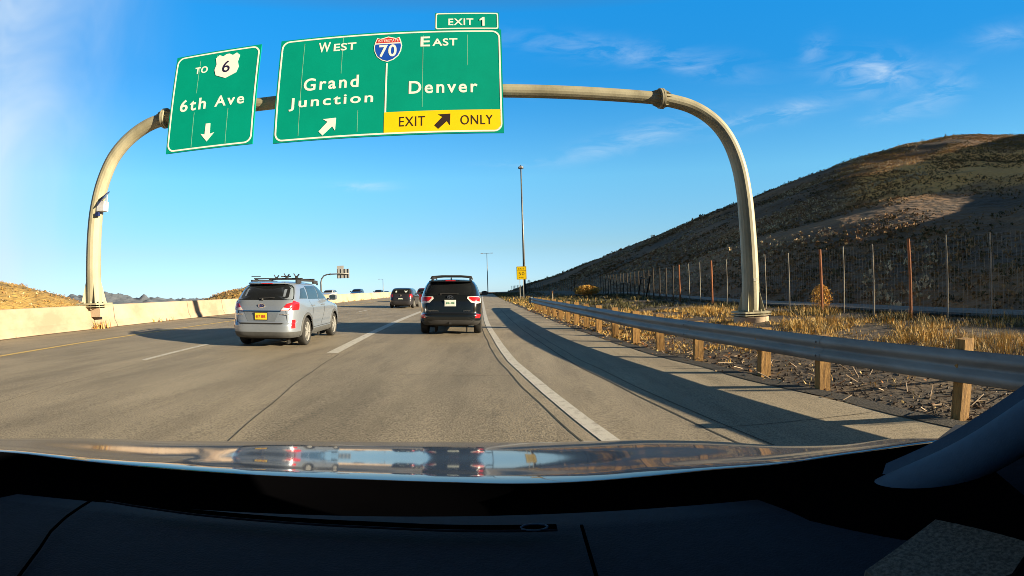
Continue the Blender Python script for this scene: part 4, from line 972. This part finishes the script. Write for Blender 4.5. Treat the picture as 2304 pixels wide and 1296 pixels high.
# ---- black sport utility vehicle
def suv(P, label, rack=True, detail=True, cat='suv'):
    c = Car([(.3, .86, .12, 4.72), (.36, .92, .04, 4.8), (.5, .955, .0, 4.85), (.6, .96, .0, 4.85), (.66, .96, .05, 4.83), (.85, .965, .07, 4.8), (1.0, .96, .1, 4.6), (1.08, .95, .13, 4.1), (1.14, .93, .16, 3.75), (1.22, .905, .2, 3.55), (1.4, .84, .32, 3.15), (1.55, .77, .44, 2.85), (1.62, .71, .52, 2.65), (1.66, .62, .65, 2.45), (1.685, .46, .9, 2.15), (1.695, .2, 1.3, 1.8)], n=7)
    t = empty('sport_utility_vehicle', (0, 0, 0), (0, 0, 0), label, cat)
    W = [(1.0, .375), (3.8, .375)]; c.body(P, M_blackp, .42, W, .44, t, NP=260 if detail else 120, dz=.035 if detail else .06)
    for y in (1.0, 3.8):
        for sd_ in (-1, 1): wheel(t, sd_ * .83, y, .375, sd_, .24)
    X = lambda x, z: (c.pX(x, z), z)
    Y = lambda y, z, sd_=1: (c.pY(y, z, sd_), z)
    c.patch('rear_window', [X(-.78, 1.26), X(-.74, 1.2), X(.74, 1.2), X(.78, 1.26), X(.72, 1.5), X(.66, 1.57), X(.3, 1.6), X(-.3, 1.6), X(-.66, 1.57), X(-.72, 1.5)], .006, M_glass, t, res=.04)
    for sd_ in (-1, 1):
        for a in ([Y(.7, 1.25, sd_), Y(1.35, 1.23, sd_), Y(1.38, 1.52, sd_), Y(.85, 1.5, sd_)], [Y(1.42, 1.23, sd_), Y(2.3, 1.21, sd_), Y(2.3, 1.56, sd_), Y(1.46, 1.55, sd_)], [Y(2.36, 1.21, sd_), Y(3.35, 1.2, sd_), Y(2.85, 1.5, sd_), Y(2.36, 1.56, sd_)]):
            c.patch('side_window', a, .006, M_glass2, t)
        k = [X(sd_ * .5, 1.1), X(sd_ * .62, .98), X(sd_ * .8, .95), Y(.42, .97, sd_), Y(.45, 1.13, sd_), X(sd_ * .83, 1.165), X(sd_ * .52, 1.155)]
        lamp = c.patch('taillight', k, .014, M_clear, t, res=.03)
        c.patch('red_lens', [X(sd_ * .55, 1.11), X(sd_ * .65, 1.025), X(sd_ * .87, 1.0), X(sd_ * .87, 1.13), X(sd_ * .58, 1.14)], .017, M_red, lamp, depth=.01)
        c.patch('red_lens', [X(sd_ * .67, .995), X(sd_ * .76, .975), X(sd_ * .78, .995), X(sd_ * .7, 1.01)], .017, M_red, lamp, depth=.01)
        c.patch('reflector', [X(sd_ * .74, .52), X(sd_ * .88, .51), X(sd_ * .9, .62), X(sd_ * .78, .635)], .012, M_red, t)
        mirror(c, t, sd_ * .97, 3.3, 1.24, sd_, P)
    g = MB(); c.line(g, [X(-.7, .95), X(-.74, .72), X(-.6, .66), X(.6, .66), X(.74, .72), X(.7, .95)], .014, .003); c.line(g, [X(-.7, .665), X(.7, .665)], .025, .004)
    for sd_ in (-1, 1):
        for y, z0_ in ((1.42, .55), (2.33, .45), (3.3, .45)): c.line(g, [Y(y, z0_, sd_), Y(y, 1.2, sd_)], .012, .003)
    g.build('panel_gap', M_under, t)
    if detail:
        g = MB(); c.line(g, [X(-.84, .655), X(.84, .655)], .016, .012); g.build('bumper_trim', M_chrome, t)
        c.patch('bumper_skid', [X(-.55, .335), X(.55, .335), X(.72, .46), X(-.72, .46)], .01, mat('charcoal_trim', (.045, .045, .048), None, 9, .5), t)
        b = c.S(0, .97); plate(t, 0, b.y - .014, .965, M_cream, 'JEK·498', M_pgreen, frame=M_cream)
        g = MB(); n = 24; b = c.S(0, 1.14)
        for (ox, oz, ax, azz) in ((0, 0, .085, .058), (0, 0, .032, .058), (0, .026, .058, .028)):
            for k in range(n):
                a0, a1 = 2 * math.pi * k / n, 2 * math.pi * (k + 1) / n; g.bar((ox + math.cos(a0) * ax, b.y - .02, 1.135 + oz + math.sin(a0) * azz), (ox + math.cos(a1) * ax, b.y - .02, 1.135 + oz + math.sin(a1) * azz), .013)
        g.build('emblem', M_chrome, t)
        b = c.S(c.pX(.5, .74), .74); glyphs('HIGHLANDER', -.5, .735, .3, .03, b.y - .012, M_chrome, t); glyphs('LIMITED', .5, .735, .22, .03, b.y - .012, M_chrome, t)
        g = MB(); c.line(g, [X(-.3, 1.23), X(.25, 1.225)], .018, .03); g.tube([(-.3, .18, 1.2), (-.3, .24, 1.24)], .03, 8); g.build('wiper', M_blackp, t)
        g = MB(); g.box((0, .28, .33), (.5, .12, .1)); g.box((0, .1, .37), (.07, .2, .07)); g.box((.12, .06, .4), (.06, .06, .06)); g.build('tow_hitch', M_blackp, t)
        g = MB(); g.add([(0, .75, 1.78), (-.03, .85, 1.68), (.03, .85, 1.68), (0, 1.02, 1.68)], [(0, 1, 2), (0, 2, 3), (0, 3, 1)]); g.build('antenna_fin', P, t)
        g = MB(); y0 = c.S(0, 1.6).y; g.grid([[(x, y0 - .2 + .12 * (x / .66) ** 2, 1.655 - .02 * (x / .66) ** 2), (x, y0 + .2, 1.69 - .03 * (x / .66) ** 2)] for x in frange(-.66, .66, .12)]); g.grid([[(x, y0 - .2 + .12 * (x / .66) ** 2, 1.61 - .02 * (x / .66) ** 2), (x, y0 - .2 + .12 * (x / .66) ** 2, 1.655 - .02 * (x / .66) ** 2)] for x in frange(-.66, .66, .12)]); g.grid([[(x, y0 + .05, 1.6), (x, y0 - .2 + .12 * (x / .66) ** 2, 1.61 - .02 * (x / .66) ** 2)] for x in frange(-.66, .66, .12)])
        sp = g.build('spoiler', P, t); g = MB(); g.box((0, y0 - .204, 1.635), (.3, .008, .02)); g.build('brake_light', M_red, sp)
    if rack:
        for sd_ in (-1, 1):
            g = MB(); g.bar((sd_ * .6, .85, 1.69), (sd_ * .6, 1.0, 1.74), .05, .04); g.bar((sd_ * .6, 1.0, 1.74), (sd_ * .58, 2.5, 1.75), .05, .04); g.bar((sd_ * .58, 2.5, 1.75), (sd_ * .58, 2.7, 1.66), .05, .04); g.build('roof_rail', M_blackp, t)
        for y_ in (1.1, 2.2):
            g = MB()
            pts = [(-.66, y_, 1.70), (-.63, y_, 1.775), (-.3, y_, 1.8), (.3, y_, 1.8), (.63, y_, 1.775), (.66, y_, 1.70)]; g.tube(pts, [.028] * 6, 8); g.build('cross_bar', M_blackp, t)
    return t, c
def hatch(P, label, name='hatchback', H=1.0, cat='car', emblem=True, det=True):
    c = Car([(.2, .8, .1, 4.05), (.3, .85, .02, 4.15), (.45, .87, .0, 4.2), (.58, .87, .0, 4.2), (.64, .87, .05, 4.15), (.8, .87, .08, 4.0), (.9, .86, .11, 3.6), (.97, .84, .15, 3.25), (1.0, .83, .18, 3.15), (1.2, .76, .34, 2.8), (1.33, .68, .47, 2.5), (1.38, .62, .55, 2.3), (1.41, .52, .7, 2.05), (1.43, .3, 1.0, 1.8), (1.435, .15, 1.2, 1.7)])
    t = empty(name, (0, 0, 0), (0, 0, 0), label, cat); W = [(.75, .31), (3.3, .31)]; c.body(P, P, .3, W, .36, t, NP=140, dz=.05)
    for y in (.75, 3.3):
        for sd_ in (-1, 1): wheel(t, sd_ * .76, y, .31, sd_, .2)
    X = lambda x, z: (c.pX(x, z), z)
    Y = lambda y, z, sd_=1: (c.pY(y, z, sd_), z)
    c.patch('rear_window', [X(-.68, 1.02), X(.68, 1.02), X(.6, 1.3), X(.5, 1.35), X(-.5, 1.35), X(-.6, 1.3)], .006, M_glass, t, res=.06)
    c.patch('windscreen', [(c.T / 2 - p, z) for p, z in [X(-.66, 1.03), X(.66, 1.03), X(.56, 1.32), X(-.56, 1.32)]], .006, M_glass, t, res=.06)
    for sd_ in (-1, 1):
        for a in ([Y(.65, 1.03, sd_), Y(1.7, 1.02, sd_), Y(1.7, 1.33, sd_), Y(.85, 1.3, sd_)], [Y(1.76, 1.02, sd_), Y(2.85, 1.01, sd_), Y(2.4, 1.28, sd_), Y(1.76, 1.33, sd_)]): c.patch('side_window', a, .006, M_glass2, t, res=.08)
        c.patch('taillight', [X(sd_ * .6, .78), X(sd_ * .78, .76), Y(.3, .78, sd_), Y(.32, .98, sd_), X(sd_ * .74, 1.0), X(sd_ * .62, .96)], .014, M_red, t, res=.05)
        mirror(c, t, sd_ * .85, 2.75, 1.04, sd_, P)
        pf = [X(sd_ * .5, .66), X(sd_ * .76, .68), X(sd_ * .74, .78), X(sd_ * .52, .76)]
        c.patch('headlight', [(c.T / 2 - p, z) for p, z in pf], .01, M_clear, t, res=.06)
    b = c.S(0, .66); plate(t, -.02, b.y - .02, .62, M_cream, '682-HFR', M_pgreen)
    g = MB(); c.line(g, [X(-.65, .6), X(-.62, .56), X(.62, .56), X(.65, .6)], .02, .004); g.build('panel_gap', M_under, t)
    if emblem:
        g = MB(); b = c.S(0, .88)
        for k in range(16):
            a0, a1 = 2 * math.pi * k / 16, 2 * math.pi * (k + 1) / 16; g.bar((math.cos(a0) * .055, b.y - .02, .89 + math.sin(a0) * .055), (math.cos(a1) * .055, b.y - .02, .89 + math.sin(a1) * .055), .012)
        for a, b2 in (((-.035, .04), (-.012, -.045)), ((-.012, -.045), (0, -.005)), ((0, -.005), (.012, -.045)), ((.012, -.045), (.035, .04)), ((-.02, .048), (0, .005)), ((0, .005), (.02, .048))): g.bar((a[0], b.y - .02, .89 + a[1]), (b2[0], b.y - .02, .89 + b2[1]), .01)
        g.build('emblem', M_chrome, t)
        c.patch('window_sticker', [X(-.42, 1.1), X(-.3, 1.1), X(-.31, 1.22), X(-.41, 1.2)], .012, M_cream, t, depth=.004); c.patch('window_sticker', [X(.2, 1.22), X(.34, 1.08), X(.46, 1.22), X(.33, 1.2)], .012, M_cream, t, depth=.004)
    return t, c
def put(t, x, y, yaw, z=None, road=True):
    t.location = (x, y, (zroad(x, y) if z is None else z) + .004); t.rotation_euler = Euler((0, .03 if road else 0, yaw), 'ZYX' if False else 'XYZ')
w_, wc = wagon(); put(w_, -5.93, 11.3, .09)
M_blk = paint('black_paint', (.008, .01, .012), .15, .0)
s_, sc_ = suv(M_blk, 'black SUV with roof bars driving directly ahead'); put(s_, -1.88, 15.5, .075)
h_, hc = hatch(paint('charcoal_paint', (.035, .035, .045), .3, .3), 'charcoal hatchback with white window stickers, between the silver wagon and black SUV'); put(h_, -7.85, 36.2, .04)
r_, rc = hatch(paint('red_paint', (.3, .02, .02), .25), 'dark red car mostly hidden left of the black SUV', emblem=False); put(r_, -8.75, 51.5, .05)
b_, bc = hatch(paint('navy_paint', (.015, .025, .06), .25), 'dark blue car just left of the black SUV, farthest ahead', emblem=False); put(b_, -10.6, 69, .05)
ons = [(-20.5, 80, 'white oncoming car nearest on the far carriageway, beside the wagon mirror', (.6, .6, .62), 1.05), (-17.35, 88, 'dark blue oncoming car with tall roof, second behind the barrier', (.03, .04, .1), 1.1),
       (-14.9, 112, 'black oncoming saloon, third car behind the barrier', (.015, .015, .02), 1.0), (-13.95, 160, 'farthest oncoming car, just a dark roof over the barrier', (.02, .02, .03), 1.0)]
for a, d, lab, col, hs in ons:
    x, y = pol(a, d); t, cc = hatch(paint('oncoming_paint_%02d' % int(-a), col, .3), lab, 'oncoming_car', emblem=False); t['group'] = 'oncoming cars beyond the median barrier'
    t.location = (x, y + 4, .5 + prof(y)); t.rotation_euler = (0, 0, math.pi + .06); t.scale = (1, 1, hs)
# ---------------------------------------------------------------- the car we look out of
M_hood = mat('bonnet_paint', (.055, .088, .15), (.05, .078, .135), 60, .06, metal=0, coat=.1, spec=.36, bump=.03, bscale=6, bdist=.002)
M_dash = mat('dashboard_vinyl', (.011, .017, .032), (.008, .013, .025), 60, .9, bump=.5, bscale=260, bdist=.002, spec=.15); M_black = mat('cowl_black', (.0015, .0015, .002), None, 9, .95, spec=.0); M_vent = mat('vent_black', (.001, .001, .001), None, 9, 1, spec=0)
M_cloth = mat('pillar_fabric', (.045, .095, .16), (.04, .083, .14), 80, .9, bump=.3, bscale=300, bdist=.001); M_trim = mat('door_fabric', (.12, .115, .1), (.045, .043, .038), 170, .95, bump=.5, bscale=120, bdist=.003, lo=.4, hi=.6)
own = empty('car', (-.25, .9, -.02), (0, 0, 0), 'dark blue car seen from inside, its bonnet and dashboard filling the bottom', 'car')
O = Vector(own.location)
near = [(-1.25, .5, 1.13), (-1.086, .688, 1.114), (-.914, .822, 1.083), (-.734, .929, 1.056), (-.544, 1.005, 1.036), (-.348, 1.045, 1.026), (-.154, 1.045, 1.024), (-.013, 1.021, 1.028), (.118, .98, 1.042), (.239, .926, 1.064), (.35, .863, 1.088), (.451, .795, 1.108), (.544, .723, 1.133), (.643, .636, 1.158), (.70, .55, 1.18)]
far = [(-1.75, .75, 1.03), (-1.497, .956, 1.028), (-1.256, 1.146, 1.015), (-1.009, 1.298, .994), (-.75, 1.413, .982), (-.483, 1.481, .973), (-.214, 1.5, .969), (-.016, 1.481, .971), (.173, 1.437, .978), (.352, 1.373, .99), (.52, 1.293, .994), (.677, 1.199, .992), (.824, 1.096, 1.0), (.917, 1.023, 1.017), (1.0, .9, 1.03)]
near = [(x * .93, y * .93, CAM_H + (z - CAM_H) * .93) for x, y, z in near]; far = [(x * 1.06, y * 1.06, CAM_H + (z - CAM_H) * 1.06) for x, y, z in far]
def sm(tab, t):
    return Vector([interp([(i, p[k]) for i, p in enumerate(tab)], t) for k in range(3)])
mb = MB(); rows = []
NU = 84
for i in range(NU + 1):
    t = i * 14 / NU; n_, f_ = sm(near, t), sm(far, t); row = []
    d = f_ - n_
    row.append(n_ + Vector((0, -.006, -.004)) - O)
    for j in range(25):
        v = j / 24; p = n_ + d * v; p.z += -.0036 * math.sin(2 * math.pi * v) - .0042 * max(0, 1 - v / .11) ** 2
        xr = p.x + .25
        p.z += .004 * math.exp(-((xr - .5) / .05) ** 2) * min(1, 4 * v) * (1 - v) + .004 * math.exp(-((xr + .5) / .05) ** 2) * min(1, 4 * v) * (1 - v)
        row.append(p - O)
    for dy, dz in ((.03, -.008), (.1, -.035), (.3, -.12), (.42, -.25), (.5, -.45), (.46, -.62)): row.append(f_ + Vector((0, dy, dz)) - O)
    rows.append(row)
mb.grid(rows, flip=True); mb.build('bonnet', M_hood, own, smooth=True, fix=False)
# cowl between bonnet and dashboard
mb = MB(); rows = []
for i in range(NU + 1):
    t = i * 14 / NU; n_ = sm(near, t); rows.append([n_ + Vector((0, -.004, -.006)) - O, n_ + Vector((0, -.02, -.04)) - O, Vector((n_.x * .93, n_.y - .14, n_.z - .045)) - O, Vector((n_.x * .85, n_.y - .36, 1.03)) - O])
mb.grid(rows, flip=True); mb.build('cowl', M_black, own, smooth=True)
mb = MB()
for (xa, ya, xb, yb) in ((-.75, .66, -.05, .80),):
    mb.bar((xa - O.x, ya - O.y, 1.035 - O.z + (.06 if xb > .3 else .0)), (xb - O.x, yb - O.y, 1.03 - O.z + (.08 if xb > .3 else 0)), .018, .012)
mb.build('wiper', M_black, own)
# dashboard
def dfront(x): return .735 - .155 * (x / .9) ** 2
mb = MB(); rows = []
for i in range(61):
    x = -1.35 + 1.93 * i / 60; f = dfront(x); row = [Vector((x, f + .01, 1.03)) - O]
    for j in range(14):
        v = j / 13; y = f + (-.1 - f) * v; z = 1.1 - .02 * (1 - v) ** 3 + .012 * v * v - .05 * max(0, (x - .35) / .25) ** 2 * 0
        row.append(Vector((x, y, z)) - O)
    rows.append(row)
mb.grid(rows); mb.build('dashboard', M_dash, own, smooth=True)
mb = MB(); pts = [(-.652, .608), (-.434, .637), (-.224, .652), (-.09, .65), (.05, .645)]; rows = []
for i in range(31):
    t = i / 30 * 4; x = interp([(k, p[0]) for k, p in enumerate(pts)], t); y = interp([(k, p[1]) for k, p in enumerate(pts)], t); w = .012 * min(1, i / 6, 1)
    rows.append([Vector((x, y + w * .8, 1.1015)) - O, Vector((x, y - w * .8, 1.1015)) - O])
mb.grid(rows, flip=True); vt = mb.build('defroster_vent', M_vent, own)
mb = MB(); mb.tube([tuple(Vector((r[1])) + Vector((0, -.001, .0005))) for r in rows], .0018, 5); mb.build('vent_lip', M_dash, vt)
mb = MB(); mb.tube([Vector((.02 + .018 * math.cos(k * .6), .644 + .01 * math.sin(k * .6), 1.103)) - O for k in range(11)], .0015, 5); mb.build('light_sensor', M_cloth, own)
mb = MB(); mb.tube([Vector(p) - O for p in ((-.7, .66, 1.101), (-.685, .628, 1.1012), (-.678, .57, 1.1012), (-.669, .524, 1.1015), (-.65, .47, 1.1015), (-.622, .422, 1.1015), (-.58, .34, 1.102))], .0022, 5); mb.build('dashboard_seam', M_vent, own)
mb = MB(); mb.box(Vector((.083, .57, 1.1015)) - O, (.004, .15, .003)); mb.build('airbag_seam', M_vent, own)
# right roof pillar
mb = MB(); rows = []
path = [(.50, .66, 1.05), (.548, .585, 1.105), (.615, .5, 1.163), (.695, .42, 1.232), (.78, .29, 1.335), (.85, .12, 1.47), (.9, -.1, 1.56)]
for i in range(25):
    t = i * 6 / 24; p = sm(path, t); tg = (sm(path, min(t + .1, 6)) - sm(path, max(t - .1, 0))).normalized()
    vw = (p - Vector((0, 0, CAM_H))).normalized(); sd2 = tg.cross(vw).normalized(); k = .027 + .003 * t; row = []
    for j in range(13):
        th = math.pi * (j / 12) ; row.append(p + sd2 * math.cos(th) * k - vw * math.sin(th) * .028 - O)
    row.append(row[0] + vw * .05 * 0 + Vector((.0, .03, 0))); rows.append(row)
mb.grid(rows); mb.build('roof_pillar', M_cloth, own, smooth=True)
# door below the side window, textured cloth panel and grab handle
mb = MB(); rows = []
for i in range(13):
    y = .80 - i * .11; h_ = max(0, min(1, (.8 - y) / .25)); rows.append([Vector((.50, y - .16, 1.04)) - O, Vector((.62, y - .12, 1.07 + .02 * h_)) - O, Vector((.78, y - .06, 1.10 + .03 * h_)) - O, Vector((.88, y - .04, 1.12 + .04 * h_)) - O, Vector((.93, y - .05, 1.06)) - O, Vector((.95, y - .05, .4)) - O])
mb.grid(rows); mb.build('door', M_dash, own, smooth=True)
mb = MB(); pp = [(.36, .405), (.475, .445), (.565, .475), (.63, .42), (.66, .36), (.5, .3), (.36, .33)]
n = len(pp); mb.add([Vector((x, y, 1.114)) - O for x, y in pp] + [Vector((x, y, 1.09)) - O for x, y in pp], [tuple(range(n - 1, -1, -1))] + [(i, (i + 1) % n, n + (i + 1) % n, n + i) for i in range(n)])
mb.build('speaker_cloth', M_trim, own, fix=True)
mb = MB(); mb.tube([Vector(p) - O for p in ((.80, .56, 1.13), (.83, .5, 1.135), (.86, .42, 1.13), (.88, .34, 1.12))], [.02, .03, .03, .02], 10); mb.build('door_handle', M_cloth, own, smooth=True)
# roof, rear and sides keep cabin dark; unseen right wall extended to block sun
mb = MB()
mb.grid([[Vector((x, y, 1.60 + .05 * (1 - ((x + .25) / 1.0) ** 2) * (1 if y < .05 else .6) - (.03 if y > .0 else 0))) - O for y in (.06, .0, -.6, -1.4, -2.2)] for x in frange(-1.2, .8, .25)])
mb.build('roof', M_hood, own, smooth=True)
mb = MB(); mb.box(Vector((-1.22, -.9, 1.0)) - O, (.06, 2.8, 1.2)); mb.box(Vector((-.2, -2.3, 1.0)) - O, (2.0, .06, 1.2)); mb.box(Vector((.885, -.64, 1.02)) - O, (.05, 2.38, 1.14)); mb.box(Vector((-.2, -.9, .45)) - O, (2.0, 2.8, .06))
mb.build('cabin_shell', M_hood, own)
